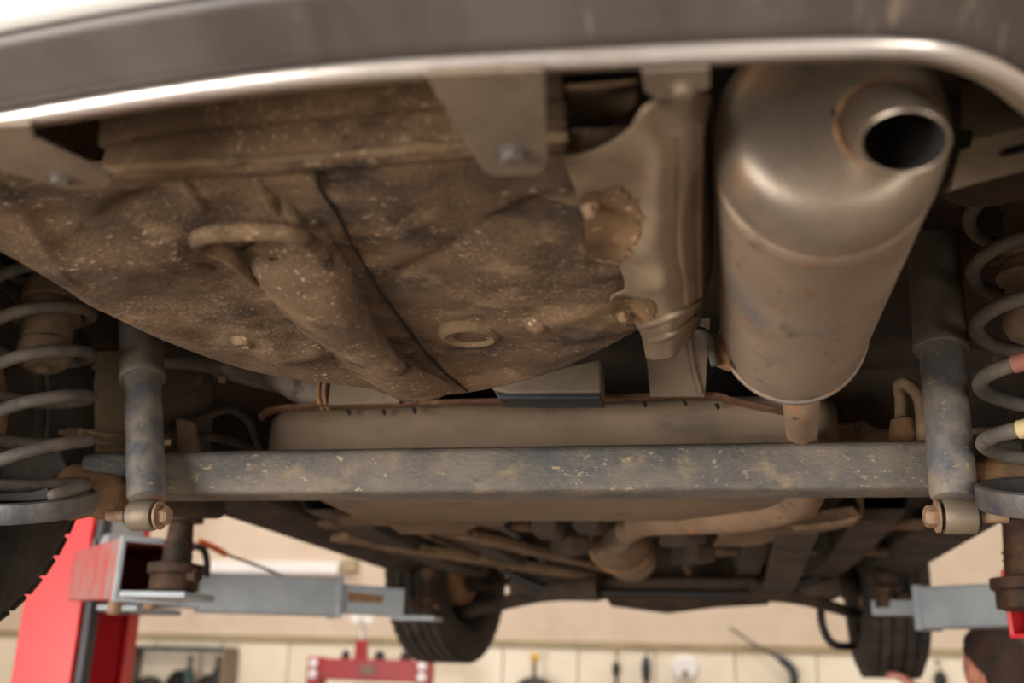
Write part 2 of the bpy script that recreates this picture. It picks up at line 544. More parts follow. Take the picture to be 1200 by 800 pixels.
def PT(x, y, drop=0.0):
    """point on the tub underside seen at a pixel (drop = metres below the skin)"""
    h = 0.30
    for _ in range(6):
        p = PZ(x, y, h)
        h = tubh(p.y) - drop
    return PZ(x, y, h)


rear_px = [(-160, 196), (-60, 200), (60, 203), (150, 198), (250, 191), (350, 186), (450, 178), (560, 168), (650, 164), (745, 160)]
front_px = [(-160, 210), (-60, 262), (30, 308), (120, 362), (205, 402), (300, 434), (400, 449), (520, 461), (640, 436), (748, 384)]
rows = []
NR = 9
for i in range(NR):
    t = i / (NR - 1)
    rows.append([PT(*a).lerp(PT(*b), t) for a, b in zip(rear_px, front_px)])
G = patch_points(rows, 18, 13)
dents = [(PT(300, 300), .09, .010), (PT(120, 300), .08, -.008), (PT(600, 290), .10, -.010), (PT(210, 330), .06, .007), (PT(320, 400), .035, -.010),
         (PT(620, 250), .05, .006), (PT(560, 340), .06, -.004), (PT(520, 260), .03, .005), (PT(90, 260), .05, .006), (PT(660, 380), .04, -.005), (PT(400, 430), .03, .008)]
CREASES = [(PT(*a), PT(*b), amp, wd) for a, b, amp, wd in (
    ((150, 288), (300, 322), -.008, .05), ((20, 238), (70, 300), -.007, .035), ((105, 262), (190, 222), .007, .03), ((300, 404), (410, 400), -.009, .04),
    ((230, 330), (330, 398), -.007, .05), ((440, 338), (560, 268), .010, .045), ((560, 268), (650, 226), .007, .04), ((600, 372), (700, 352), -.006, .03),
    ((640, 398), (730, 360), -.005, .03), ((60, 330), (210, 392), -.006, .04), ((440, 220), (540, 236), -.004, .03), ((150, 236), (260, 244), .004, .03))]


def tub_dz(p):
    dz = sum(a * math.exp(-((p.x - c.x) ** 2 + (p.y - c.y) ** 2) / (s * s)) for c, s, a in dents)
    fold = 0
    for a, b, amp, wd in CREASES:                    # hammered folds: one flank steep, one shallow
        ab = b - a
        t = max(0, min(1, (p - a).dot(ab) / ab.length_squared))
        q = p - (a + ab * t)
        side_ = ab.x * q.y - ab.y * q.x
        d = q.length
        fold += amp * math.exp(-(d / (wd if side_ > 0 else wd * .28)) ** 1.3) * math.sin(math.pi * (.12 + .76 * t))
    return dz + fold + 0.005 * noise.noise(p * 11) + 0.003 * noise.noise(p * 36)


def PD(x, y, drop=0.0):
    p = PT(x, y)
    return PT(x, y, drop - tub_dz(p))


last = len(G) - 1
for i, r in enumerate(G):
    for j, p in enumerate(r):
        edge = min(1, (last - i) / 10, i / 8)
        dz = tub_dz(p)
        r[j] = p + Vector((0, 0, dz * edge))
# rolled front wall and rear lip
cen = Vector((XC - 0.06, 0.78, 0))
for k, (o, u) in enumerate([(0.003, 0.004), (0.004, 0.012), (0.0, 0.03), (-0.012, 0.07), (-0.02, 0.14), (-0.02, 0.2)]):
    row = []
    for p in G[last]:
        d = Vector((p.x - cen.x, p.y - cen.y, 0)).normalized()
        row.append(p + d * o + Vector((0, 0, u)))
    G.append(row)
G.insert(0, [p + Vector((0, -0.002, 0.006)) for p in G[0]])
tub = grid_mesh('spare_wheel_well', G, m_mud, car, 0.0015, 'mud-caked brown floor pan with dents and pale specks', offset=1.0)

# rear valance panel above the lip of the tub
va = [(118, 160), (200, 140), (300, 128), (420, 118), (545, 108), (660, 98)]
vb = [(120, 196), (200, 191), (300, 186), (420, 178), (560, 166), (665, 160)]
top = [PZ(x, y, 0.335) for x, y in va]
bot = [PT(x, y) + Vector((0, 0.001, -0.002)) for x, y in vb]
mid = [a.lerp(b, 0.45) + Vector((0, 0.006, 0.010)) for a, b in zip(top, bot)]
up2 = [p + Vector((0, 0.0, 0.09)) for p in top]
grid_mesh('rear_valance', patch_points([up2, top, mid, bot, [p + Vector((0, 0.012, -0.0005)) for p in bot]], 8, 5), m_mud, car, 0.002, 'brown rear cross panel with a ragged lower lip')

lipc = [PT(x, y, .002) + Vector((0, .002, 0)) for x, y in vb]
LQ = spline(lipc, 14)
LQ = [p + Vector((0, .002 * noise.noise(p * 50), .0015 * noise.noise(p * 80))) for p in LQ]
v, f = tube_data(LQ, [.0032 + .0016 * noise.noise(p * 60) for p in LQ], 8)
mesh('valance_lip', v, f, m_mud_light, tub, angle=60)
# reinforcement rail
rail_rows = [
    [(270, 290), (288, 288), (352, 262), (372, 256)],
    [(284, 308), (302, 304), (368, 286), (388, 284)],
    [(304, 334), (322, 330), (388, 320), (412, 322)],
    [(348, 380), (366, 373), (414, 370), (440, 384)],
    [(402, 426), (416, 416), (452, 410), (480, 428)],
    [(458, 461), (468, 455), (494, 441), (522, 448)],
    [(490, 470), (497, 467), (518, 462), (530, 455)]]
dz = [0.001, 0.007, 0.018, 0.024, 0.024, 0.022, 0.012]
RW = []
for r, d in zip(rail_rows, dz):
    RW.append([PD(*r[0], -0.004), PD(*r[0], 0.002), PD(*r[1], d), PD(*r[2], d * 0.9), PD(*r[3], 0.001), PD(*r[3], -0.004)])
RG = patch_points(RW, 5, 8)
RG = [[p + Vector((0, 0, .003 * noise.noise(p * 30) + .002 * noise.noise(p * 70))) for p in r] for r in RG]
rail = grid_mesh('reinforcement_rail', RG, m_mud, tub, 0.002, 'pressed rail running forward under the floor pan')
for (x, y, r) in ((318, 303, 0.0022), (430, 418, 0.003)):
    lathe('drain_hole', PD(x, y, 0.0135), DOWN, [(0, r), (0.0012, r * 0.9)], m_soot, rail, 12)
# pressed ribs
for pts, r in (([(212, 203), (228, 226), (243, 250)], 0.006), ([(296, 196), (310, 220), (328, 252)], 0.006), ([(330, 222), (352, 256), (372, 290), (384, 318)], 0.009), ([(150, 290), (215, 305), (262, 318)], 0.003), ([(255, 292), (280, 310), (300, 328)], 0.005)):
    P = spline([PD(*p, -r * 0.35) for p in pts], 6)
    n = len(P)
    R = [r * (0.35 + 0.65 * min(1, 4 * k / n, 4 * (n - 1 - k) / n)) for k in range(n)]
    v, f = tube_data(P, R, 10)
    mesh('pressed_rib', v, f, m_mud, tub, angle=60)
# overlap seam
seam = spline([PD(*p, 0.0) for p in [(371, 186), (374, 214), (396, 250), (424, 302), (446, 338), (468, 368), (492, 400), (520, 432), (548, 456)]], 6)
V, F = [], []
for i, p in enumerate(seam):
    a, b = seam[max(i - 1, 0)], seam[min(i + 1, len(seam) - 1)]
    t = (b - a).normalized()
    s = Vector((t.y, -t.x, 0))
    w = 0.0006 + 0.0006 * noise.noise(p * 60)
    V += [p - s * w + Vector((0, 0, .006)), p - s * w + Vector((0, 0, -.0035)), p + s * w + Vector((0, 0, -.0035)), p + s * w + Vector((0, 0, .006))]
for i in range(len(seam) - 1):
    for k in range(4):
        F.append((4 * i + k, 4 * i + (k + 1) % 4, 4 * i + 4 + (k + 1) % 4, 4 * i + 4 + k))
mesh('seam', V, F, m_soot, tub, label='dark overlap seam between floor panels')
# tow eye
tube('tow_eye', [PD(390, 322, 0.006), PD(378, 300, 0.014), PD(362, 283, 0.022), PD(335, 273, 0.027), PD(285, 272, 0.029), PD(245, 275, 0.029), PD(231, 281, 0.024), PD(240, 288, 0.014), PD(268, 300, 0.008), PD(300, 328, 0.004)],
     [0.0065] * 10, m_mud, tub, 14, 6, 'rounded steel tow eye coated in dust')
# drain plug
dp = PD(550, 389, 0.0)
lathe('drain_plug', dp + Vector((0, 0, 0.004)), DOWN, [(0, 0.029), (0.007, 0.028), (0.0105, 0.025), (0.0115, 0.0225), (0.010, 0.020), (0.006, 0.0185), (0.004, 0.010), (0.004, 0.001)], m_mud_light, tub, 36, label='oval raised drain plug rim')
lathe('floor_nub', PD(628, 377, 0.0) + Vector((0, 0, .004)), DOWN + Vector((0.3, 0, 0)), [(0, 0.012), (0.008, 0.010), (0.013, 0.006), (0.015, 0.002)], m_mud, tub, 18)
lathe('floor_nub', PD(285, 399, 0.0) + Vector((0, 0, .004)), DOWN, [(0, 0.012), (0.006, 0.010), (0.010, 0.006), (0.006, 0.004), (0.006, 0.001)], m_mud_light, tub, 18)

# dark cavity between bracket and heat shield: strap of the rear panel
sa = [PZ(640, 100, 0.335), PZ(690, 97, 0.335), PZ(748, 92, 0.335)]
sb = [PZ(640, 165, 0.345), PZ(690, 160, 0.345), PZ(748, 118, 0.345)]
grid_mesh('rear_panel_cover', patch_points([sa, [a.lerp(b, .5) + Vector((0, 0, .006)) for a, b in zip(sa, sb)], sb], 6, 6), m_mud_light, car, 0.003, 'rounded brown cover plate in the dark gap above the bracket')

# ---- upper body floor and shell -----------------------------------
YR, YF = 0.42, 4.15
XL, XR = XC - 0.84, XC + 0.84
uf = []
prof = [(0.46, 0.52), (0.8, 0.52), (1.15, 0.50), (1.32, 0.46), (1.5, 0.43), (1.75, 0.40), (1.9, 0.34)]
prof_s = spline([Vector(p) for p in prof], 5)
G = [[Vector((XL + (XR - XL) * k / 20, y, h + CZ + 0.004 * noise.noise(Vector((k * .6, y * 8, 0))))) for k in range(21)] for y, h in prof_s]
grid_mesh('trunk_floor', G, m_under, car, 0.004, 'dark brown body floor above the axle', offset=1.0)
G = [[Vector((XC - 0.70 + 1.40 * k / 20, y, 0.325 + CZ + (0.075 * math.exp(-((k / 20 - 0.5) / 0.11) ** 2)) + 0.004 * noise.noise(Vector((k * .9, y * 7, 3))))) for k in range(21)] for y in [1.86 + 0.1 * i for i in range(14)]]
grid_mesh('floor_pan', G, m_under, car, 0.004, 'dark cabin floor with centre tunnel', offset=1.0)


def side_panel(x, dx, name):
    pts = [(0.73, .40)]
    for a in range(160, -1, -20):
        pts.append((1.10 + .36 * math.cos(math.radians(a)), .33 + .36 * math.sin(math.radians(a))))
    pts += [(1.5, .40), (2.3, .39), (2.96, .40)]
    for a in range(175, 4, -20):
        pts.append((3.36 + .36 * math.cos(math.radians(a)), .33 + .36 * math.sin(math.radians(a))))
    pts += [(3.85, .40), (YF, .42), (YF, .85), (3.6, 1.05), (0.73, 1.05)]
    return prism(name, [W(x, y, h) for y, h in pts], (dx, 0, 0), m_paint, car, bevel=0, label='white body side')


side_panel(XL, 0.03, 'body_side')
side_panel(XR - 0.03, 0.03, 'body_side')
box('body_top', W(XC, (YR + YF) / 2 + .03, 1.02), (1.66, YF - YR - .1, 0.04), m_paint, car, bevel=0.01)
box('tailgate', W(XC, .52, .78), (1.60, .05, .54), m_paint, car, bevel=.02)
box('front_bumper', W(XC, 4.12, 0.6), (1.66, 0.06, 0.5), m_paint, car, bevel=0.02)
for s in (-1, 1):
    xo = XC + s * 0.72
    G = []
    for y in [1.5 + 0.1 * i for i in range(16)]:
        G.append([Vector((xo - s * .11, y, CZ + .33)), Vector((xo - s * .10, y, CZ + .305)), Vector((xo - s * .05, y, CZ + .288)), Vector((xo, y, CZ + .285)), Vector((xo + s * .012, y, CZ + .30)), Vector((xo + s * .02, y, CZ + .34)), Vector((xo + s * .105, y, CZ + .42))])
    grid_mesh('sill', G, m_mud_dark, car, 0.003, angle=25)
    # inner wheel housings
    V, F = [], []
    seg = 16
    for xx in (XC + s * 0.55, XC + s * 0.82):
        for k in range(seg + 1):
            a = math.pi * k / seg
            V.append(W(xx, 1.10 + 0.38 * math.cos(a), .30 + 0.36 * math.sin(a)))
    for k in range(seg):
        F.append((k, k + 1, seg + 2 + k, seg + 1 + k))
    mesh('wheel_housing', V, F, m_under, car, solid=0.003)

# cream panel beside the left wheel
prism('inner_wing_panel', [PY(x, y, 1.36) for x, y in [(88, 352), (108, 358), (118, 382), (136, 400), (150, 420), (150, 560), (112, 560), (110, 470), (102, 400)]], (0, 0.004, 0), m_cream, car, label='dusty cream panel behind the left damper')
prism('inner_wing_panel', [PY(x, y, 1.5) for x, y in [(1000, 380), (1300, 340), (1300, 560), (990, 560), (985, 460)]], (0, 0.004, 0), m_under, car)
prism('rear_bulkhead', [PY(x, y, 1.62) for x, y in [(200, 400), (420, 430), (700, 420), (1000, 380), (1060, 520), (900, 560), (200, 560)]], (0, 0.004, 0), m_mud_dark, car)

# ---- heat shield ---------------------------------------------------
hpx = [
    [(660, 188), (698, 177), (732, 157), (752, 131), (776, 116), (806, 112), (834, 112)],
    [(672, 216), (712, 200), (750, 186), (775, 175), (800, 165), (820, 160), (834, 158)],
    [(680, 238), (715, 232), (748, 226), (772, 218), (800, 208), (820, 205), (835, 204)],
    [(686, 270), (718, 268), (748, 262), (772, 256), (800, 246), (820, 242), (836, 240)],
    [(690, 300), (716, 302), (744, 298), (770, 290), (800, 282), (820, 278), (836, 275)],
    [(722, 308), (738, 314), (754, 314), (776, 312), (802, 304), (820, 300), (836, 296)],
    [(732, 338), (744, 340), (760, 338), (780, 334), (804, 326), (820, 320), (834, 316)],
    [(716, 350), (740, 352), (762, 350), (782, 346), (806, 338), (820, 332), (832, 326)],
    [(722, 376), (742, 377), (764, 373), (786, 366), (806, 356), (820, 348), (830, 340)],
    [(748, 386), (758, 390), (772, 388), (788, 380), (804, 370), (816, 362), (826, 352)],
    [(757, 420), (766, 423), (778, 422), (790, 418), (800, 408), (810, 396), (820, 380)]]
hcol = [.291, .287, .283, .278, .287, .304, .335]
HS = []
for i, r in enumerate(hpx):
    row = []
    for j, (x, y) in enumerate(r):
        h = hcol[j] - .0006 * i
        if i in (2, 3, 4) and j in (1,):
            h += .005
        if i in (2, 3) and j == 2:
            h += .004
        if i in (7, 8) and j == 1:
            h += .006
        if i in (6, 9) and j in (2, 3):
            h -= .004
        row.append(PZ(x, y, h))
    HS.append(row)
HG = patch_points(HS, 8, 8)
shield = grid_mesh('heat_shield', HG, m_shield, car, 0.0015, 'dusty pressed heat shield beside the muffler', offset=1.0, angle=70)


def on_grid(i, j, off):
    """a point of the shield grid moved off the sheet towards the ground"""
    return HG[i][j] + Vector((0, -.5, -.85)) * off


def crust(name, ci, cj, ri, rj):
    cells = [(i, j) for i in range(len(HG) - 1) for j in range(len(HG[0]) - 1) if ((i + .5 - ci) / ri) ** 2 + ((j + .5 - cj) / rj) ** 2 < 1 + .3 * noise.noise(Vector((i * .5, j * .5, 1)))]
    idx, V, F = {}, [], []
    for i, j in cells:
        q = []
        for a, b in ((i, j), (i, j + 1), (i + 1, j + 1), (i + 1, j)):
            if (a, b) not in idx:
                idx[(a, b)] = len(V)
                V.append(on_grid(a, b, .0012))
            q.append(idx[(a, b)])
        F.append(tuple(q))
    return mesh(name, V, F, m_shield_pad, shield)


crust('mud_crust', 24, 5, 11, 12)
crust('mud_crust', 60, 8, 6, 10)
for gi, gj, px in ((17, 3, None), (60, 5, None)):
    hexbolt('bolt', on_grid(gi, gj, .001), Vector((0, -.45, -.9)), 0.004, 0.009, m_nut, shield, washer=0.006)
for gj in (31, 39):
    tube('shield_bead', [on_grid(i, gj, 0) for i in range(6, 70, 8)], .0035, m_shield, shield, 8, 3)
for gi in (67, 74):
    tube('shield_bead', [on_grid(gi, j, 0) for j in range(10, 45, 6)], .0032, m_shield, shield, 8, 3)

# ---- muffler -------------------------------------------------------
a0, b0 = PY(838, 200, .55), PY(1120, 190, .55)
mr = (b0 - a0).length / 2 * 1.045
mb_near, mb_far = PY(962, 270, .55), PY(930, 471, .985)
mc0 = Vector(((a0.x + b0.x) / 2 + .002, .55, mb_near.z + mr * 1.05))
mc1 = Vector((mb_far.x + 0.003, .985, mb_far.z + mr * 1.05))
ax = (mc1 - mc0)
Lm = ax.length
XX = Vector((1, 0, 0))
muf = thing('muffler', '', '', mc0)
del muf['label'], muf['category']
muf['label'] = 'silver cylindrical muffler with rusty tailpipe'
adopt(muf, car)
# adopt() above keeps world placement for an object already placed: undo the offset
muf.matrix_parent_inverse = Matrix.Translation(-car.location)
sq = 1.06
lathe('shell', mc0, ax, [(0.028, mr * .985), (0.034, mr * 1.0), (0.040, mr * 1.0), (0.0415, mr * .978), (0.0435, mr * .978), (0.045, mr * 1.004), (0.049, mr * 1.004), (0.0505, mr * .98), (0.0525, mr * .98), (0.054, mr), (Lm - .02, mr), (Lm - .012, mr * 1.005)], m_muf, muf, 64, sq, XX, close=False)
capd = [(0.036, mr * .995), (0.026, mr * 1.0), (0.016, mr * .975), (0.006, mr * .92), (0.0, mr * .85), (-0.0035, mr * .76), (-0.0045, mr * .66), (-0.004, mr * .5), (-0.003, mr * .3), (-0.003, mr * .02)]
lathe('end_cap', mc0, ax, capd, m_cap, muf, 64, sq, XX, label='worn steel end cap with a rounded shoulder', close=False)
lathe('rear_rim', mc0 + ax.normalized() * (Lm - .012), ax, [(0, mr * 1.0), (0.002, mr * 1.035), (0.008, mr * 1.035), (0.011, mr * 1.0), (0.013, mr * .8), (0.013, 0.002)], m_muf, muf, 64, sq, XX, label='folded rim at the front end of the muffler')
# tailpipe: flared where it is welded to the cap, bent down towards its cut end
tp0, tp1 = PY(1040, 146, .546), PY(1060, 167, .505)
n0, n1 = -ax.normalized(), (ray(1060, 167).normalized() * -.66 - UP * .75 - RT * .03).normalized()
prs = [(0, .0268), (.12, .0245), (.3, .0232), (.55, .0227), (.85, .0225), (1, .0224)]


def ring(c, n, r, seg=40):
    u = (XX - n * XX.dot(n)).normalized()
    w = n.cross(u)
    return [c + u * r * math.cos(2 * math.pi * k / seg) + w * r * math.sin(2 * math.pi * k / seg) for k in range(seg)]


rings = []
for t, r in prs:
    rings.append(ring(tp0.lerp(tp1, t), n0.lerp(n1, t ** .7).normalized(), r))
rings.append(ring(tp1 + n1 * .0008, n1, .0215))
rings.append(ring(tp1, n1, .0205))
inner_r = [ring(tp0.lerp(tp1, t), n0.lerp(n1, t ** .7).normalized(), .0204) for t in (1, .6, .2)]


def skin_rings(name, rings, mat, lab, cap_end=False):
    n = len(rings[0])
    V = [p for r in rings for p in r]
    F = [(i * n + k, i * n + (k + 1) % n, (i + 1) * n + (k + 1) % n, (i + 1) * n + k) for i in range(len(rings) - 1) for k in range(n)]
    if cap_end:
        F.append(tuple(range((len(rings) - 1) * n, len(rings) * n)))
    return mesh(name, V, F, mat, muf, label=lab, angle=50)


skin_rings('tailpipe', rings, m_pipe, 'short bright tailpipe stub')
skin_rings('tailpipe_bore', inner_r, m_soot, 'sooty black inside of the tailpipe', True)
bead = ring(tp0 + n0 * .001, n0, .0276)
bead.append(bead[0])
v, f = tube_data(bead, [max(.0006, 0.0016 + 0.0022 * noise.noise(p * 150)) for p in bead], 8)
mesh('weld_bead', v, f, m_weld, muf, label='rusty weld around the tailpipe')
# hanger rod
tube('hanger_rod', [PY(770, 395, 0.98), PY(806, 388, 0.965), PY(822, 388, 0.955), PY(832, 396, 0.95), PY(834, 412, 0.95), PY(838, 428, 0.95)], 0.0042, m_bolt, muf, 10, 6, 'bent steel hanger rod')
prism('hanger_plate', [PY(x, y, .955) for x, y in [(836, 396), (852, 384), (856, 432), (840, 426)]], (0, 0.012, 0), m_rusttan, muf)
# inlet pipe and centre pipe
pth = [PY(938, 440, .985), PY(939, 480, 1.05), PY(940, 515, 1.26), PY(944, 548, 1.42), PY(938, 578, 1.56), PY(905, 594, 1.66), PY(850, 602, 1.72), PY(790, 606, 1.80), PY(752, 610, 1.92), PY(735, 622, 2.2)]
tube('exhaust_pipe', pth, [.0175, .0178, .0182, .022, .029, .031, .031, .030, .029, .027], m_rpipe, muf, 20, 8, 'pitted rusty exhaust pipe running forward over the axle')
cd = PY(727, 640, 2.35)
lathe('catalytic_converter', cd, (0, 1, 0.0), [(-.10, .03), (-.06, .05), (-.04, .062), (0, .066), (.02, .066), (.03, .062), (.28, .062), (.32, .04), (.36, .03)], m_cat, muf, 32, label='round exhaust catalyst can', sx=.85, ref=XX)
lathe('clamp', cd + Vector((0, -.005, 0)), (0, 1, 0), [(0, .060), (0, .072), (.012, .072), (.012, .060)], m_rusttan, muf, 32, sx=.85, ref=XX)

# ---- rear axle -----------------------------------------------------
bl, brr = PY(200, 558, 1.2), PY(1090, 549, 1.2)
axl = []
BH, BD = 0.056, 0.06
secs = []
for t in [-.12, -.06, -.02, 0, .02, .06, .5, .94, .98, 1.0, 1.02, 1.06, 1.1]:
    p = bl.lerp(brr, t)
    sc = 1.0
    secs.append((p, sc))
prof = [(-.5, .28), (-.44, .42), (-.3, .5), (.4, .5), (.5, .4), (.5, -.4), (.4, -.5), (-.4, -.5), (-.5, -.42)]
V, F = [], []
for p, sc in secs:
    for a, b in prof:
        V.append(p + Vector((0, a * BD, b * BH * sc)))
n = len(prof)
for i in range(len(secs) - 1):
    for k in range(n):
        F.append((i * n + k, i * n + (k + 1) % n, (i + 1) * n + (k + 1) % n, (i + 1) * n + k))
F += [tuple(range(n)), tuple(range(len(V) - n, len(V)))]
axle = mesh('rear_axle_beam', V, F, m_beam, car, bevel=0.003, label='grey worn axle beam flecked with dried mud', smooth=True, angle=30)
for s in (0, 1):
    e = PY(130, 585, 1.19) if s == 0 else PY(1165, 570, 1.19)
    sg = -1 if s == 0 else 1
    v, f = lathe_data(e + Vector((-.01 * sg, -.02, .0)), (sg, 0.25, 0.15), [(-.025, .018), (-.015, .026), (.01, .029), (.03, .028), (.06, .036), (.075, .03)], 20)
    mesh('axle_bracket', v, f, m_rusttan, axle, label='rust-brown cast axle end')
    beam_box('trailing_arm', e + Vector((.02 * sg, .03, .012)), e + Vector((.03 * sg, .34, .05)), .045, .05, m_under, axle, .012)

# ---- fuel tank -----------------------------------------------------
TY0, TY1 = 1.32, 1.80
tl, tr = PY(308, 500, TY0).x, PY(985, 500, TY0).x
zt, zb = CZ + .345, CZ + .252
secs = []
tprof = [(TY0 + .03, zt + .01), (TY0 + .004, zt - .004), (TY0, zt - .02), (TY0 + .003, zb + .03), (TY0 + .016, zb + .008), (TY0 + .04, zb), (TY1 - .05, zb - .002), (TY1 - .015, zb + .008), (TY1, zb + .03), (TY1, zt)]
V, F = [], []
xs = [(tl, .82), (tl + .012, .93), (tl + .035, 1), (tr - .035, 1), (tr - .012, .93), (tr, .82)]
yc, zc = (TY0 + TY1) / 2, (zt + zb) / 2
nx = 40
xx = []
for k in range(nx + 1):
    x = tl + (tr - tl) * k / nx
    e = min(x - tl, tr - x)
    s = 1 if e > .04 else .9 + .1 * math.sqrt(max(0, 1 - (1 - e / .04) ** 2))
    xx.append((x, s))
n = len(tprof)
for x, s in xx:
    for y, z in tprof:
        V.append(Vector((x, yc + (y - yc) * s, zc + (z - zc) * s)))
for i in range(nx):
    for k in range(n - 1):
        F.append((i * n + k, i * n + k + 1, (i + 1) * n + k + 1, (i + 1) * n + k))
F += [tuple(range(n)), tuple(range(nx * n, nx * n + n))]
tank = mesh('fuel_tank', V, F, m_tank, car, label='dusty tan fuel tank ahead of the axle', angle=60)
# rusted flange along the upper edge
fl = [(306, 489), (318, 481), (348, 477), (420, 474), (560, 471), (700, 467), (825, 463), (860, 470), (890, 477), (925, 484)]
fp = spline([PY(x, y, TY0 - .002) for x, y in fl], 10)
V, F = [], []
for i, p in enumerate(fp):
    jag = 0.0016 * noise.noise(p * 70) + (0.003 if random.random() < .06 else 0)
    for dy, dzz in ((-.010, .002), (-.0115, -.003 - jag), (.004, -.004), (.006, .004)):
        V.append(p + Vector((0, dy, dzz)))
for i in range(len(fp) - 1):
    for k in range(4):
        F.append((4 * i + k, 4 * i + (k + 1) % 4, 4 * i + 4 + (k + 1) % 4, 4 * i + 4 + k))
F += [(0, 1, 2, 3), tuple(range(len(V) - 4, len(V)))]
mesh('tank_flange', V, F, m_rust, tank, label='jagged rusty flange on the tank top', angle=30)
for (x, y) in ((408, 482), (449, 482), (485, 480), (755, 473), (802, 471), (840, 475)):
    prism('flange_notch', [PY(x + a, y + b, TY0 - .0135) for a, b in ((-3, -2), (2, -3), (4, 2), (1, 5), (-1, 2))], (0, .0015, 0), m_soot, tank, bevel=0)
# strap and brackets by the tank
prism('tank_bracket', [PY(x, y, 1.42) for x, y in [(955, 498), (1000, 494), (1012, 490), (1024, 500), (1050, 504), (1062, 522), (955, 530)]], (0, 0.02, 0), m_mud, car, bevel=.004, label='pale bracket right of the exhaust pipe')
prism('tank_strap', [PY(x, y, 1.29) for x, y in [(754, 380), (832, 372), (826, 464), (762, 464)]], (0, 0.006, 0), m_tank, car, label='flat dusty strap behind the heat shield')
tube('strap_fold', [PY(806, 380, 1.287), PY(812, 425, 1.287), PY(822, 462, 1.287)], .003, m_tank, car, 8, 4)
prism('tank_bracket', [PY(x, y, 1.30) for x, y in [(388, 440), (466, 448), (468, 472), (384, 474)]], (0, 0.006, 0), m_tank, car, label='tan bracket with rust spots on the tank')
bp0 = PY(572, 440, 1.24)
prism('canister', [PY(x, y, 1.22) for x, y in [(572, 448), (640, 434), (704, 420), (704, 460), (596, 461), (578, 457)]], (0, 0.05, 0), m_boxgrey, car, bevel=.003, label='grey box-shaped canister above the axle')
prism('canister_base', [PY(x, y, 1.222) for x, y in [(580, 460), (704, 460), (704, 467), (584, 467)]], (0, 0.048, 0), m_box_dark, car, bevel=.002, label='blue-black underside of the canister')

# ---- filler hose ---------------------------------------------------
hose = tube('filler_hose', [PY(150, 418, 1.42), PY(215, 422, 1.40), PY(262, 430, 1.38), (PY(305, 434, 1.36)), PY(335, 445, 1.34), PY(360, 455, 1.33), PY(392, 460, 1.32)],
            [.014, .014, .0125, .014, .021, .024, .023], m_hose, car, 18, 6, 'dusty grey fuel filler hose')
for x in (380, 387):
    lathe('hose_clamp', PY(x, 459, 1.322), (1, 0, 0), [(-.0025, .024), (-.0025, .0265), (.0025, .0265), (.0025, .024)], m_rusttan, hose, 24)
lathe('hose_clamp', PY(258, 430, 1.38), (1, 0, -.1), [(-.006, .012), (-.006, .0155), (.006, .0155), (.006, .012)], m_bolt, hose, 20)
hexbolt('clamp_screw', PY(261, 440, 1.37), DOWN, .006, .01, m_nut, hose)
tube('breather_hose', [PY(272, 436, 1.42), PY(300, 444, 1.42), PY(330, 450, 1.42), PY(360, 452, 1.42)], .013, m_hose, car, 12, 5)
tube('wiring_loom', [PY(205, 500, 1.4), PY(240, 488, 1.4), PY(270, 480, 1.4), PY(290, 492, 1.4), PY(302, 518, 1.4), PY(310, 530, 1.4)], .006, m_under, car, 8, 5)
tube('wiring_loom', [PY(190, 510, 1.45), PY(250, 512, 1.45), PY(300, 524, 1.45), PY(320, 535, 1.45)], .007, m_under, car, 8, 5)
prism('loom_bracket', [PY(x, y, 1.38) for x, y in [(206, 490), (226, 494), (232, 526), (210, 530)]], (0, .01, 0), m_mud_light, car)

# ---- dampers -------------------------------------------------------
for s in (0, 1):
    if s == 0:
        top, joint, bot, y0, y1 = PY(163, 330, 1.21), PY(166, 447, 1.17), PY(172, 587, 1.125), 0, 0
        ru, rl = .0278, .0226
        lab = 'grey telescopic damper at the left end of the axle'
    else:
        top, joint, bot = PY(1086, 200, 1.21), PY(1102, 417, 1.17), PY(1118, 587, 1.125)
        ru, rl = .0288, .0232
        lab = 'grey telescopic damper at the right end of the axle'
    sh = link(bpy.data.objects.new('shock_absorber', None))
    sh.location = bot
    sh['label'] = lab
    sh.parent = car
    sh.matrix_parent_inverse = Matrix.Translation(-car.location)
    d = (bot - top)
    dj = (joint - top).length
    Ld = d.length
    lathe('dust_tube', top, d, [(0, ru), (dj - .012, ru), (dj - .010, ru * 1.03), (dj - .002, ru * 1.03), (dj, ru * .98), (dj, rl * 1.0)], m_shock_up, sh, 32)
    lathe('damper_body', top, d, [(dj - .02, rl), (Ld - .008, rl), (Ld - .002, rl * .9), (Ld, rl * .6)], m_shock_lo, sh, 32)
    # lower eye with bush and bolt
    ec = PY(168, 604, 1.12) if s == 0 else PY(1124, 605, 1.12)
    hw = .0155
    lathe('lower_eye', ec - XX * hw, XX, [(0, .014), (0, .0165), (.002, .0178), (2 * hw - .002, .0178), (2 * hw, .0165), (2 * hw, .014)], m_bracket, sh, 28)
    lathe('bush', ec - XX * (hw + .004), XX, [(0, .006), (0, .013), (2 * hw + .008, .013), (2 * hw + .008, .006)], m_black, sh, 20)
    e = 1 if s == 0 else -1
    lathe('washer', ec + XX * e * (hw + .004), XX * e, [(0, .0165), (.003, .0165), (.003, .008)], m_nut, sh, 24)
    lathe('bolt_head', ec + XX * e * (hw + .006), XX * e, [(0, .0115), (.009, .0115), (.012, .009)], m_nut, sh, 6, angle=25)
    lathe('bolt_shank', ec - XX * e * (hw + .03), XX * e, [(0, .007), (2 * hw + .046, .007)], m_nut, sh, 16)

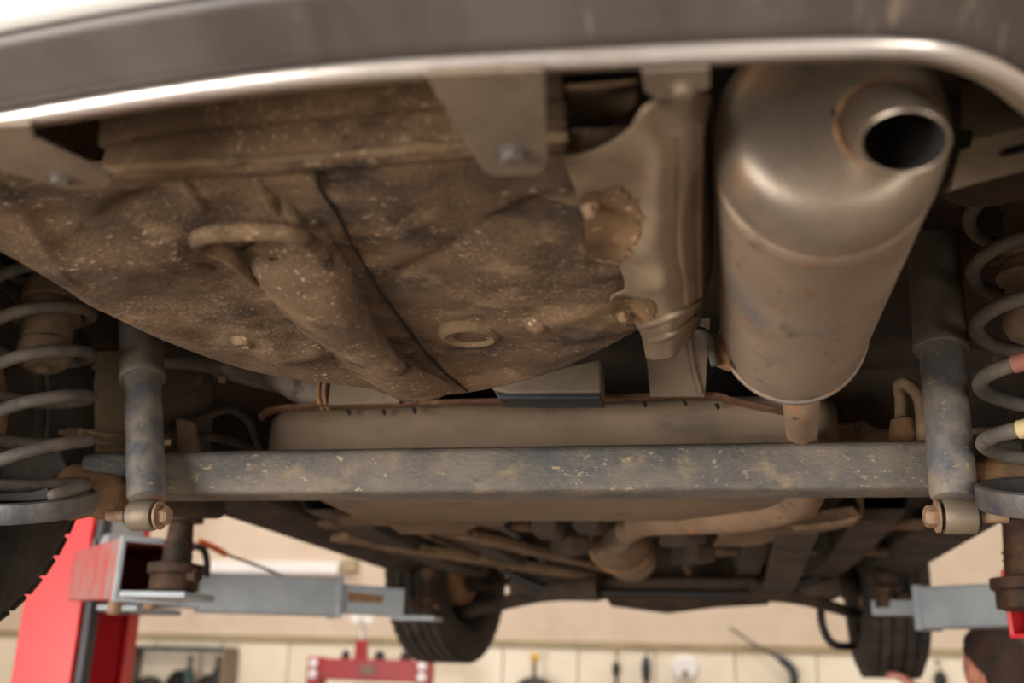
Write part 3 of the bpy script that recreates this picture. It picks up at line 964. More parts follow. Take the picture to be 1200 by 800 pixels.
# ---- coil springs --------------------------------------------------
def helix(c0, c1, R, turns, ph, r0=None, seg=40):
    P = []
    n = int(turns * seg)
    a = (c1 - c0)
    u = Vector((1, 0, 0))
    u = (u - a.normalized() * u.dot(a.normalized())).normalized()
    w = a.normalized().cross(u)
    for i in range(n + 1):
        t = i / n
        tl = 0.22 * t ** 2
        w = Vector((0, math.cos(tl), math.sin(tl)))
        an = ph - 2 * math.pi * turns * t
        rr = R * (1 - .12 * max(0, (t - .93) / .07))
        P.append(c0 + a * t + u * rr * math.cos(an) + w * rr * math.sin(an))
    return P


for s in (0, 1):
    if s == 0:
        top, bot, ph, tn = PY(50, 288, 1.10), PY(38, 588, 1.08), -1.2, 5.9
        bt, bb = PY(66, 300, 1.12), PY(50, 432, 1.10)
        lab = 'dusty coil spring beside the left damper'
    else:
        top, bot, ph, tn = PY(1206, 232, 1.10), PY(1236, 578, 1.08), -1.2, 5.1
        bt, bb = PY(1212, 235, 1.10), PY(1216, 400, 1.10)
        lab = 'dusty coil spring beside the right damper'
    P = helix(top, bot, .060, tn, ph)
    v, f = tube_data(P, .0078, 12, True, True)
    sp = mesh('coil_spring', v, f, m_spring, car, label=lab, angle=60)
    if s == 1:
        for pos, mm in ((.74, m_red_mark), (.895, m_yel_mark)):
            k = int(pos * len(P))
            best = min(range(len(P)), key=lambda q: (P[q] - (PY(1199, 443, 1.04) if mm is m_red_mark else PY(1199, 519, 1.03))).length)
            v, f = tube_data(P[best - 1:best + 2], .0092, 12)
            mesh('paint_mark', v, f, mm, sp)
    # bump stop
    d = bb - bt
    Lb = d.length
    bs = lathe('bump_stop', bt, d, [(0, .031), (Lb * .25, .031), (Lb * .30, .035), (Lb * .42, .035), (Lb * .44, .031), (Lb * .50, .034), (Lb * .56, .031), (Lb * .75, .030), (Lb * .77, .025), (Lb * .80, .032), (Lb * .9, .033), (Lb * .97, .027), (Lb, .018), (Lb, .011), (Lb * .93, .006)], m_stop, car, 28, label='ribbed bump stop inside the coil spring')
    lathe('stop_collar', bt + d * .56, d, [(-.003, .030), (-.004, .037), (0, .039), (.004, .037), (.003, .030)], m_stop, bs, 28)
    # upper seat
    dn = (bot - top).normalized()
    lathe('upper_spring_seat', top - dn * .03, dn, [(0, .03), (0, .080), (.006, .086), (.022, .086), (.024, .079), (.012, .070), (.014, .04), (.03, .036), (.03, .03)], m_mud_light, car, 40, label='round upper spring seat')
    # lower seat: shallow dish
    dn = Vector((0, .30, -.95))
    lathe('lower_spring_seat', bot + dn * .006, dn, [(.006, .002), (.004, .05), (-.002, .060), (-.012, .0645), (-.014, .068), (-.012, .071), (.005, .071), (.010, .068), (.012, .05), (.012, .002)], m_seat, car, 48, label='grey dished lower spring seat')
    # upright ear of the seat
    if s == 0:
        pts = [(0, 522), (18, 513), (48, 512), (66, 524), (76, 545), (90, 565), (106, 588), (60, 592), (0, 592)]
        prism('seat_ear', [PY(x, y, 1.16) for x, y in pts], (0, .006, 0), m_seat, car, label='curved rusty upright behind the spring seat')
    else:
        pts = [(1140, 592), (1170, 560), (1210, 532), (1260, 520), (1260, 600)]
        prism('seat_ear', [PY(x, y, 1.16) for x, y in pts], (0, .006, 0), m_seat, car)

# pads visible in the left seat
prism('spring_pad', [PY(x, y, 1.06) for x, y in [(-10, 578), (34, 577), (56, 571), (60, 585), (34, 587), (-10, 587)]], (0, .03, 0), m_black, car, label='dark rubber spring pad')

# ---- brake lines ---------------------------------------------------
tube('brake_line', [PY(70, 506, 1.22), PY(100, 510, 1.22), PY(118, 518, 1.22), PY(150, 521, 1.22), PY(200, 518, 1.24)], .0042, m_line, car, 8, 5)
tube('brake_line', [PY(78, 512, 1.23), PY(104, 506, 1.23), PY(135, 510, 1.23), PY(180, 500, 1.25)], .0042, m_line, car, 8, 5)
for x in (80, 87, 94):
    lathe('line_fitting', PY(x, 508, 1.22), (1, 0, -.15), [(-.003, .004), (-.002, .008), (.002, .008), (.003, .004)], m_line, car, 10)
tube('brake_line', [PY(1130, 507, 1.22), PY(1150, 505, 1.22), PY(1182, 501, 1.22), PY(1215, 490, 1.22)], .005, m_line, car, 8, 5)
tube('brake_hose', [PY(1056, 495, 1.25), PY(1056, 468, 1.25), PY(1054, 452, 1.24), PY(1062, 450, 1.23), PY(1075, 462, 1.23), PY(1080, 480, 1.23), PY(1082, 520, 1.23)], .0075, m_line, car, 10, 5, 'bent tan brake hose beside the right damper')
lathe('hose_bracket', PY(1060, 512, 1.25), (0, 0, 1), [(-.02, .016), (0, .018), (.02, .014), (.024, .008)], m_rusttan, car, 16)
tube('hose_clip', [PY(1136, 518, 1.22), PY(1150, 518, 1.22), PY(1155, 512, 1.22), PY(1152, 505, 1.22)], .003, m_bolt, car, 8, 4)

# ---- right rear crossmember bracket --------------------------------
r1 = [PY(1127, 104, .70), PY(1165, 100, .70), PY(1210, 96, .70), PY(1290, 90, .70)]
r2 = [PY(1126, 168, .67), PY(1165, 160, .67), PY(1210, 148, .67), PY(1290, 128, .67)]
r3 = [PY(1110, 220, .685), PY(1150, 208, .685), PY(1210, 193, .685), PY(1290, 172, .685)]
r4 = [p + Vector((0, .01, .004)) for p in r3]


def strip(rows):
    return [spline(r, 6) for r in rows]


cm = grid_mesh('crossmember', strip([r1, [a.lerp(b, .93) for a, b in zip(r1, r2)], r2, [a.lerp(b, .08) for a, b in zip(r2, r3)], r3, r4]), m_bracket, car, .003, 'bent tan sheet-metal crossmember right of the tailpipe', angle=20, offset=1.0)
prism('slot', [PY(x, y, .672) for x, y in [(1172, 180), (1180, 174), (1215, 166), (1215, 172), (1182, 180)]], (0, .004, 0), m_soot, cm, bevel=0)
prism('slot', [PY(x, y, .666) for x, y in [(1122, 152), (1138, 152), (1140, 158), (1138, 170), (1124, 174)]], (0, .004, 0), m_soot, cm, bevel=0)
lathe('mount_cup', PY(1165, 205, .90), (0, 0, 1), [(-.012, .03), (-.01, .045), (0, .05), (.03, .052)], m_mud_dark, car, 28)

# ---- wheels --------------------------------------------------------
def wheel(c, axis, outer_sign, R, w, lab):
    wh = link(bpy.data.objects.new('wheel', None))
    wh.location = c
    wh['label'] = lab
    wh.parent = car
    wh.matrix_parent_inverse = Matrix.Translation(-car.location)
    h = w / 2
    prof = [(-h * .80, R * .62), (-h * .95, R * .68), (-h, R * .80), (-h * .97, R * .90), (-h * .86, R * .965), (-h * .8, R * .985)]
    groove = [-.55, -.2, .2, .55]
    x = -h * .78
    for g in groove:
        prof += [((g - .05) * h, R), ((g - .045) * h, R * .975), ((g + .045) * h, R * .975), ((g + .05) * h, R)]
    prof += [(h * .8, R * .985), (h * .86, R * .965), (h * .97, R * .90), (h, R * .80), (h * .95, R * .68), (h * .80, R * .62)]
    v, f = lathe_data(c, axis, prof, 72, close=False)
    mesh('tyre', v, f, m_rubber, wh, angle=30)
    lathe('rim', c, axis, [(-h * .78, R * .60), (-h * .82, R * .65), (-h * .74, R * .65), (-h * .6, R * .58), (h * .2, R * .54), (h * .55, R * .5), (h * .6, R * .2), (h * .62, .01)], m_rim, wh, 48, close=False, solid=.003)
    lathe('brake_drum', c, axis, [(-h * .7, .03), (-h * .7, .09), (-h * .6, .11), (h * .1, .11), (h * .1, .02)], m_rusttan, wh, 32)
    # tread blocks across the crown
    parts = []
    a = Vector(axis).normalized()
    u = a.orthogonal().normalized()
    ww = a.cross(u)
    for k in range(48):
        an = 2 * math.pi * k / 48
        rad = u * math.cos(an) + ww * math.sin(an)
        tg = a.cross(rad)
        for gx in (-.70, -.375, 0, .375, .70):
            mtx = Matrix((a, tg, rad)).transposed()
            parts.append(box_data(Vector(c) + a * gx * h + rad * (R * .995), .26 * h, R * 2 * math.pi / 48 * .76, .005, mtx))
    v, f = join(parts)
    o = mesh('tread', v, f, m_rubber, wh, smooth=False)
    o['kind'] = 'stuff'
    return wh


wheel(W(XC - .76, 1.10, .30), (-1, 0, 0), -1, .285, .165, 'left rear wheel with dark muddy tyre')
wheel(W(XC + .76, 1.10, .30), (1, 0, 0), 1, .285, .165, 'right rear wheel')
wheel(W(-.86, 3.36, .318), (-1, .22, 0), -1, .285, .185, 'left front wheel with dusty black tyre')
wheel(W(.49, 3.36, .305), (1, .0, 0), 1, .285, .185, 'right front wheel with ribbed dusty tyre')

# ---- front underbody -----------------------------------------------
for x, w in ((XC - .50, .07), (XC - .30, .05), (XC + .30, .05), (XC + .50, .07)):
    G = []
    for y in [1.84 + .13 * i for i in range(11)]:
        b = .015 * math.sin((y - 1.8) * 2.2)
        G.append([Vector((x - w / 2 - .012, y, CZ + .325)), Vector((x - w / 2, y, CZ + .285 - b)), Vector((x + w / 2, y, CZ + .285 - b)), Vector((x + w / 2 + .012, y, CZ + .325))])
    grid_mesh('floor_rail', G, m_mud_dark if w > .06 else m_under, car, .003, angle=20)
for k, (dx, yy0, yy1) in enumerate(((-.40, 1.86, 3.05), (-.375, 1.86, 3.05), (-.22, 1.9, 3.0), (.15, 1.9, 3.0))):
    P = [W(XC + dx + .012 * math.sin(3 * y + k), y, .290 + .006 * math.sin(5 * y + k)) for y in [yy0 + (yy1 - yy0) * q / 6 for q in range(7)]]
    tube('fuel_line', P, .007 if k < 2 else .010, m_mud if k != 2 else m_black, car, 8, 4)
for y in (2.15, 2.62):
    beam_box('cross_brace', W(XC - .62, y, .300), W(XC - .16, y + .02, .300), .07, .014, m_mud, car, .004)
    beam_box('cross_brace', W(XC + .16, y + .02, .300), W(XC + .62, y, .300), .07, .014, m_mud, car, .004)
beam_box('diagonal_brace', W(XC - .60, 2.2, .282), W(XC - .14, 3.0, .272), .06, .02, m_mud_light, car, .005)
beam_box('diagonal_brace', W(XC - .34, 2.0, .278), W(XC + .0, 2.9, .270), .05, .018, m_mud, car, .005)
prism('cross_plate', [PZ(x, y, .262) for x, y in [(395, 606), (600, 607), (588, 618), (560, 616), (540, 626), (470, 626), (455, 616), (400, 616)]], (0, 0, .006), m_mud, car, label='pale stepped bracket ahead of the fuel tank')
prism('tunnel_shield', [PZ(x, y, .255) for x, y in [(846, 618), (905, 606), (1000, 596), (1012, 606), (1000, 616), (950, 626), (880, 640), (836, 640)]], (0, 0, .004), m_mud, car, label='pale shield plate beneath the tunnel')
tube('shield_wire', [PY(1000, 570, 1.7), PY(1008, 588, 1.72), (PY(1004, 604, 1.74)), PY(985, 612, 1.76), PY(930, 618, 1.8)], .006, m_mud_light, car, 8, 5)
beam_box('hanger_bracket', PY(935, 622, 1.95), PY(912, 690, 2.7), .075, .012, m_mud_dark, car, .003)
for x, y, yy in ((800, 628, 2.0), (812, 650, 2.2), (642, 618, 1.95), (690, 612, 1.9), (668, 640, 2.2)):
    c = PY(x, y, yy)
    v, f = box_data(c, .05, .10, .035, Matrix.Rotation(.3 * (x % 3), 3, 'Z'))
    mesh('exhaust_mount', v, f, m_mud_dark, car, smooth=False, bevel=.008)
sub = beam_box('front_subframe', PY(600, 688, 3.05), PY(985, 690, 3.05), .12, .05, m_mud_dark, car, .012, 'dark front crossmember between the front wheels')
tube('stabiliser_bar', [PY(590, 668, 2.98), PY(650, 692, 2.96), PY(760, 695, 2.96), PY(880, 695, 2.96), PY(960, 678, 2.98)], .011, m_black, sub, 12, 6)
tube('control_arm', [PY(545, 716, 3.3), PY(590, 706, 3.2), PY(640, 694, 2.98), PY(700, 690, 2.95)], [.022, .022, .026, .034], m_mud_dark, sub, 12, 6)
tube('control_arm', [PY(1010, 722, 3.3), PY(970, 709, 3.1), PY(930, 698, 3.0), PY(880, 690, 2.95)], [.016, .017, .022, .03], m_mud_dark, sub, 12, 6)
tube('drive_shaft', [PY(540, 690, 3.36), PY(620, 678, 3.36), PY(700, 672, 3.36)], .014, m_mud_dark, sub, 12, 4)
tube('drive_shaft', [PY(1010, 690, 3.36), PY(940, 680, 3.36), PY(860, 672, 3.36)], .014, m_mud_dark, sub, 12, 4)
v, f = lathe_data(PY(690, 695, 3.0), (0, 0, 1), [(-.02, .03), (-.015, .05), (.02, .05), (.03, .03)], 20)
mesh('ball_joint', v, f, m_black, sub)
v, f = lathe_data(PY(800, 672, 3.3), (1, 0, 0), [(-.25, .06), (-.22, .1), (-.05, .12), (.1, .1), (.25, .09), (.28, .05)], 24)
mesh('gearbox', v, f, m_mud_dark, car)
v, f = box_data(W(XC + .02, 3.55, .40), .9, .5, .2)
mesh('engine_block', v, f, m_under, car, smooth=False, bevel=.04)
box('front_apron', W(XC, 3.55, .50), (1.2, 1.0, .02), m_under, car)
tube('brake_hose', [PY(965, 690, 3.3), PY(962, 720, 3.3), PY(968, 744, 3.3), PY(980, 756, 3.3), PY(1000, 757, 3.35)], .012, m_black, car, 8, 6, 'looped black hose by the right front wheel')
for s, px in ((0, (500, 700)), (1, (1045, 690))):
    c = W(-.80, 3.36, .31) if s == 0 else W(.42, 3.36, .30)
    sg = -1 if s == 0 else 1
    tube('strut', [c + Vector((-.02 * sg, 0, -.05)), c + Vector((-.04 * sg, .02, .1)), c + Vector((-.05 * sg, .02, .3))], [.035, .03, .03], m_mud_dark, car, 14, 4)


# ================================================================== THE LIFT
def hollow(name, p0, p1, w, h, th, mat, parent, label=None):
    """square tube, open at both ends"""
    p0, p1 = Vector(p0), Vector(p1)
    d = (p1 - p0).normalized()
    sd = d.cross(Vector((0, 0, 1))).normalized()
    u = sd.cross(d)
    V, F = [], []
    for p in (p0, p1):
        for k in (1.0, 0.0):
            for a, b in ((-1, -1), (1, -1), (1, 1), (-1, 1)):
                V.append(p + sd * a * (w / 2 - (0 if k else th)) + u * b * (h / 2 - (0 if k else th)))
    for i in range(4):
        j = (i + 1) % 4
        F += [(i, j, 8 + j, 8 + i), (4 + i, 12 + i, 12 + j, 4 + j), (i, 4 + i, 4 + j, j), (8 + i, 8 + j, 12 + j, 12 + i)]
    return mesh(name, V, F, mat, parent, smooth=False, bevel=.003, label=label)


def lift_side(sg, label):
    """sg -1: the post left of the car, +1: right of it (sg points away from the car)"""
    xo = -1.64 if sg < 0 else 1.22
    xi = xo - sg * 0.155
    root = thing('lift_post', label, 'car lift', (xo - sg * .08, 2.43, 0), 'posts of the two-post lift')
    y0, y1, t, lip_w = 2.30, 2.57, .010, .05
    out = [(xi, y0 + lip_w), (xi, y0), (xo, y0), (xo, y1), (xi, y1), (xi, y1 - lip_w)]
    inn = [(xi + sg * t, y1 - lip_w), (xi + sg * t, y1 - t), (xo - sg * t, y1 - t), (xo - sg * t, y0 + t), (xi + sg * t, y0 + t), (xi + sg * t, y0 + lip_w)]
    prism('column', [Vector((x, y, .02)) for x, y in out + inn], (0, 0, 3.1), m_red, root, bevel=.003, label='glossy red channel column')
    box('base_plate', (xo - sg * .10, 2.435, .01), (.42, .46, .02), m_red, root)
    box('slide_rail', (xi - sg * .012, y0 + .028, 1.57), (.02, .036, 3.0), m_box_dark, root, label='grey slide rail')
    car_g = box('carriage', (xi + sg * .03, 2.435, CZ + .42), (.09, .15, .56), m_arm, root)
    for zz in (.13, .25):
        box('pivot_plate', (xi - sg * .05, 2.435, CZ + zz), (.16, .22, .014), m_arm, car_g)
    return root, xi


liftL, xiL = lift_side(-1, 'red steel lift post standing left of the car')
liftR, xiR = lift_side(1, 'lift post right of the car with a grey-blue swing arm')


def pad(c_low, top_z, parent, r=.046, label=None):
    Lp = top_z - c_low.z
    p = lathe('lift_pad', c_low, (0, 0, 1), [(0, .03), (.004, r), (.03, r), (.034, r * 1.15), (.05, r * 1.15), (.054, r * .62), (Lp - .03, r * .5), (Lp - .028, r * .9), (Lp, r * .9)], m_padrust, parent, 28, label=label or 'rusty screw pad')
    for k in range(3):
        lathe('screw_thread', c_low + Vector((0, 0, .062 + k * .012)), (0, 0, 1), [(0, r * .5), (.002, r * .62), (.006, r * .62), (.008, r * .5)], m_padrust, p, 24)
    lathe('stop_pin', c_low + Vector((r * .9, -.02, .028)), (1, -.3, 0), [(0, .012), (.02, .012), (.022, .008)], m_padrust, p, 6)
    return p


SILL_Z = CZ + .285
# left rear arm: open square tube with red flanks
a0, a1 = PY(112, 676, 2.33), PY(176, 668, 1.86)
arm = hollow('swing_arm', a0, a1, .115, .115, .008, m_fadered, liftL, 'red square-tube arm reaching rearward')
hollow('end_frame', a1 - (a1 - a0).normalized() * .012, a1 + (a1 - a0).normalized() * .004, .123, .123, .011, m_arm, arm, 'worn grey frame at the arm end')
box('pivot_head', a0 + Vector((-.03, .05, .03)), (.13, .14, .15), m_arm, arm, bevel=.02)
pc = PY(203, 694, 1.80)
box('pad_tray', Vector((pc.x - .02, pc.y + .02, pc.z - .006)), (.13, .12, .012), m_arm, arm)
pad(pc, CZ + .285, arm, .044)
for x, y in ((133, 706), (175, 700)):
    lathe('pin', PY(x, y + 14, 1.95), (0, 0, 1), [(0, .010), (.004, .014), (.04, .014), (.05, .010)], m_nut, arm, 14)
# left front arm: telescopic grey box
b0_, b1_, b2_ = PY(232, 694, 2.52), PY(394, 700, 2.74), PY(470, 706, 2.84)
arm = beam_box('swing_arm', b0_, b1_, .09, .098, m_arm, liftL, .006, 'grey-blue telescopic arm reaching forward')
inner = beam_box('arm_extension', b1_.lerp(b0_, .3), b2_, .072, .074, m_arm, arm, .005)
dd = (b1_ - b0_).normalized()
hollow('sleeve_collar', b1_ - dd * .012, b1_ + dd * .004, .102, .108, .012, m_arm, arm)
prism('key_plate', [b1_.lerp(b0_, t_) + Vector((-.012 * 0, -.058, z_)) for t_, z_ in ((.26, -.035), (.08, -.035), (.08, .02), (.26, .02))], (0, .008, 0), m_arm, arm)
prism('worn_patch', [b1_.lerp(b2_, t_) + Vector((.012, -.040, z_)) for t_, z_ in ((.05, -.012), (.7, -.008), (.72, .012), (.05, .016))], (0, .004, 0), m_rusttan, inner, bevel=0)
beam_box('pivot_tongue', Vector((xiL + .04, 2.46, b0_.z)), b0_ + dd * .03, .05, .08, m_arm, arm, .006)
tube('lock_handle', [PY(222, 640, 2.4), PY(236, 642, 2.42), PY(242, 654, 2.45), PY(242, 676, 2.5)], .009, m_black, arm, 10, 5)
pf_ = PY(500, 722, 2.93)
box('pad_tray', pf_ + Vector((-.03, 0, -.006)), (.13, .09, .012), m_arm, inner)
pad(pf_, SILL_Z, inner, .03)
cab = tube('lift_cable', [PY(234, 634, 2.42), PY(262, 648, 2.5), PY(300, 662, 2.62), PY(335, 676, 2.72)], .004, m_bolt, liftL, 8, 5)
tube('cable_sleeve', [PY(234, 634, 2.42), PY(250, 641, 2.46), PY(264, 649, 2.505)], .008, m_orange, cab, 10, 4, 'orange cable sleeve')

# right front arm and right rear arm
c0_, c1_, c2_ = Vector((xiR - .05, 2.46, CZ + .19)), PY(1082, 713, 2.86), PY(1066, 716, 2.92)
arm = beam_box('swing_arm', c0_, c1_, .09, .10, m_arm, liftR, .006, 'grey-blue arm with rust by its end')
hollow('sleeve_collar', c1_.lerp(c0_, .03), c1_, .104, .11, .012, m_arm, arm)
inner = beam_box('arm_extension', c1_.lerp(c0_, .1), PY(1026, 712, 2.98), .04, .04, m_arm, arm, .005)
pad(PY(1040, 712, 2.95), SILL_Z, inner, .03)
d0_, d1_ = Vector((xiR - .05, 2.40, CZ + .17)), PY(1215, 706, 1.86)
arm = hollow('swing_arm', d0_, d1_, .11, .11, .008, m_red, liftR)
pr_ = PY(1204, 716, 1.80)
pad(pr_, SILL_Z, arm, .044)

# ================================================================== WORKSHOP THINGS
# hydraulic press by the front wall
YP = 5.55
def PX(x, y, Y=YP):
    return PY(x, y, Y)


pbeam_l, pbeam_r = PX(372, 783), PX(498, 787)
press = thing('shop_press', 'red hydraulic shop press under the grey lift arm', 'press', (PX(430, 783).x, YP, 0))
beam_box('top_beam', pbeam_l + Vector((.02, 0, 0)), pbeam_r - Vector((.02, 0, 0)), .10, .11, m_darkred, press, .008)
for p in (pbeam_l, pbeam_r):
    up_ = box('upright', (p.x, YP, (p.z + .06) / 2), (.07, .12, p.z + .06), m_darkred, press)
    for zz in (.025, -.03):
        lathe('bolt', Vector((p.x, YP - .058, p.z + zz)), (0, -1, 0), [(0, .024), (.01, .024), (.016, .016)], m_white, up_, 16)
    box('foot', (p.x, YP, .02), (.09, .5, .04), m_darkred, press)
box('press_bed', ((pbeam_l.x + pbeam_r.x) / 2, YP, .75), (pbeam_r.x - pbeam_l.x, .14, .14), m_darkred, press)
rc = PX(423, 770)
cyl = lathe('ram_cylinder', Vector((rc.x, YP, rc.z - .03)), (0, 0, 1), [(0, .05), (.02, .038), (.11, .034), (.12, .028)], m_darkred, press, 24)
lathe('ram_stem', Vector((rc.x, YP, rc.z + .08)), (0, 0, 1), [(0, .014), (.11, .012)], m_chrome, cyl, 16)
for dx in (-.035, .035):
    lathe('gauge', Vector((rc.x + dx, YP - .02, rc.z + .20)), (0, -1, 0), [(0, .028), (.012, .030), (.016, .026)], m_white, cyl, 24, label='small white pressure gauge')
box('nameplate', (PX(435, 785).x, YP - .056, PX(435, 785).z), (.08, .006, .04), m_boxgrey, press)
for x, w_ in ((405, .05), (445, .06), (476, .07)):
    c = PX(x, 770)
    lathe('press_pin', Vector((c.x, YP, pbeam_l.z + .05)), (0, 0, 1), [(0, w_ * .5), (.03, w_ * .45), (.05, w_ * .2)], m_black, press, 12)

# open cabinet on the wall
cl_, cr_ = PY(152, 756, 6.0), PY(264, 757, 6.0)
cabt = thing('wall_cabinet', 'open dark-framed cabinet on the wall behind the red lift post', 'cabinet', (cl_.x + .3, 6.1, cl_.z - .7))
wid = cr_.x - cl_.x
cx = (cl_.x + cr_.x) / 2
box('cabinet_back', (cx, 6.16, cl_.z - .35), (wid, .02, .7), m_tile, cabt)
for xx_ in (cl_.x, cr_.x):
    box('cabinet_side', (xx_, 6.08, cl_.z - .35), (.025, .18, .7), m_boxgrey, cabt)
for zz in (-.01, -.29, -.68):
    box('cabinet_shelf', (cx, 6.08, cl_.z + zz), (wid, .18, .025), m_box_dark, cabt)
ib = 0
for fx, w_, hh, mm, nm, lb, ct in ((.16, .085, .10, m_black, 'tool_bag', 'low black bag at the left of the cabinet shelf', 'bag'), (.48, .085, .14, m_soot, 'tool_bag', 'black bag in the middle of the cabinet shelf', 'bag'), (.79, .075, .12, m_black, 'tool_bag', 'black bag at the right of the cabinet shelf', 'bag')):
    base = Vector((cl_.x + wid * fx, 6.10, cl_.z - .2775))
    o = lathe(nm, base, (0, 0, 1), [(0, w_), (.04, w_ * 1.1), (hh * .7, w_ * .9), (hh, w_ * .4), (hh * 1.02, .01)], mm, None, 20, sx=.6, ref=XX)
    o['label'], o['category'], o['group'] = lb, ct, 'bags in the cabinet'
for fx, mm, lb in ((.64, m_green, 'dark green bottle standing on the cabinet shelf'), (.93, m_black, 'black bottle at the right end of the cabinet shelf')):
    base = Vector((cl_.x + wid * fx, 6.022, cl_.z - .2775))
    t_ = thing('bottle', lb, 'bottle', base, 'bottles in the cabinet')
    lathe('bottle_body', base, (0, 0, 1), [(0, .026), (.005, .03), (.13, .03), (.17, .014), (.20, .012)], mm, t_, 20)
    lathe('cap', base + Vector((0, 0, .20)), (0, 0, 1), [(0, .015), (.025, .015)], m_black, t_, 16)

# white cable duct and small items on the wall
d0, d1 = PY(236, 664, 6.17), PY(398, 666, 6.17)
o = beam_box('cable_duct', d0, d1, .05, .07, m_white, None, .006)
o['label'], o['category'] = 'white plastic cable duct on the cream wall above the grey arm', 'duct'
c = PY(410, 663, 6.17)
o = box('junction_box', c, (.09, .06, .08), m_trim, None, bevel=.01)
o['label'], o['category'] = 'small tan junction box at the end of the white duct', 'box'


def hanging(name, label, cat, x, y0, y1, mm, r, group='tools hanging on the wall panels'):
    p = PY(x, y0, 6.13)
    q = PY(x, y1, 6.13)
    t_ = thing(name, label, cat, Vector((p.x, 6.13, q.z - .1)), group)
    Lh = p.z - q.z
    lathe('hook', Vector((p.x, 6.19, p.z + .05)), (0, -1, 0), [(0, .012), (.04, .008), (.06, .008)], m_trim, t_, 10)
    tube('cord', [Vector((p.x, 6.135, p.z + .05)), Vector((p.x + .004, 6.13, p.z))], .005, m_trim, t_, 8, 1)
    lathe('handle', Vector((p.x, 6.13, p.z)), (0, 0, -1), [(0, r * .4), (.02, r * .8), (Lh * .5, r), (Lh * .9, r * .8), (Lh, r * .5), (Lh + .02, r * .4), (Lh + .12, r * .4)], mm, t_, 16)
    return t_


hanging('hanging_tool', 'slim dark brown tool hanging from a cord on the white panels', 'tool', 722, 775, 792, m_mud_dark, .022)
hanging('hanging_tool', 'blue-black handled tool hanging on the white wall panels', 'tool', 757, 769, 798, m_box_dark, .026)
hanging('hanging_tool', 'black tool on the panels between right front wheel and person', 'tool', 1101, 786, 805, m_black, .036)
c = PY(803, 783, 6.16)
o = thing('wall_disc', 'round white disc with a dark centre on the wall panels', 'disc', c, None)
lathe('dial', c + Vector((0, .02, 0)), (0, -1, 0), [(0, .07), (.02, .07), (.03, .06), (.03, .001)], m_white, o, 32)
lathe('centre_knob', c + Vector((0, -.008, -.03)), (0, -1, 0), [(0, .024), (.02, .02), (.02, .001)], m_trim, o, 16)
c = PY(626, 798, 6.05)
o = thing('bench_lamp', 'small lamp with amber cap and dark dome against the white panels', 'lamp', Vector((c.x, 6.05, c.z - .5)))
lathe('dome', Vector((c.x, 6.05, c.z - .03)), (0, 0, 1), [(0, .10), (.02, .095), (.045, .06), (.055, .015)], m_box_dark, o, 28)
lathe('stem', Vector((c.x, 6.05, c.z + .02)), (0, 0, 1), [(0, .014), (.09, .012)], m_boxgrey, o, 14)
lathe('amber_cap', Vector((c.x, 6.05, c.z + .10)), (0, 0, 1), [(0, .014), (.01, .026), (.04, .026), (.055, .01)], m_amber, o, 18)
lathe('stand', Vector((c.x, 6.05, c.z - .5)), (0, 0, 1), [(0, .12), (.02, .12), (.03, .02), (.48, .02)], m_box_dark, o, 18)
o = tube('air_hose', [PY(855, 735, 6.15), PY(880, 752, 6.15), PY(905, 766, 6.13), PY(918, 774, 6.12), PY(929, 786, 6.12), PY(931, 800, 6.12), PY(931, 840, 6.12)], [.006, .006, .008, .022, .026, .022, .02], m_box_dark, None, 12, 6)
o['label'], o['category'] = 'dark air hose curving down over the white wall panels', 'hose'

# ================================================================== THE MECHANIC
head_c = PY(1168, 778, 3.05)
HX, HY, HZ = head_c
HZ -= .015
scale_h = HZ + .11
face = Vector((-.45, .89, 0)).normalized()       # looks forward and to the left, at the wheel
side = Vector((face.y, -face.x, 0))              # the person's right hand side
man = thing('person', 'person with short dark brown hair working beside the right front wheel', 'person', (HX, HY, 0))


def B(f, r, z):
    return Vector((HX, HY, 0)) + face * f + side * r + Vector((0, 0, z))


sk_v, sk_e, sk_r = [], [], []


def node(p, r, link_to=None):
    sk_v.append(p)
    sk_r.append(r)
    if link_to is not None:
        sk_e.append((link_to, len(sk_v) - 1))
    return len(sk_v) - 1


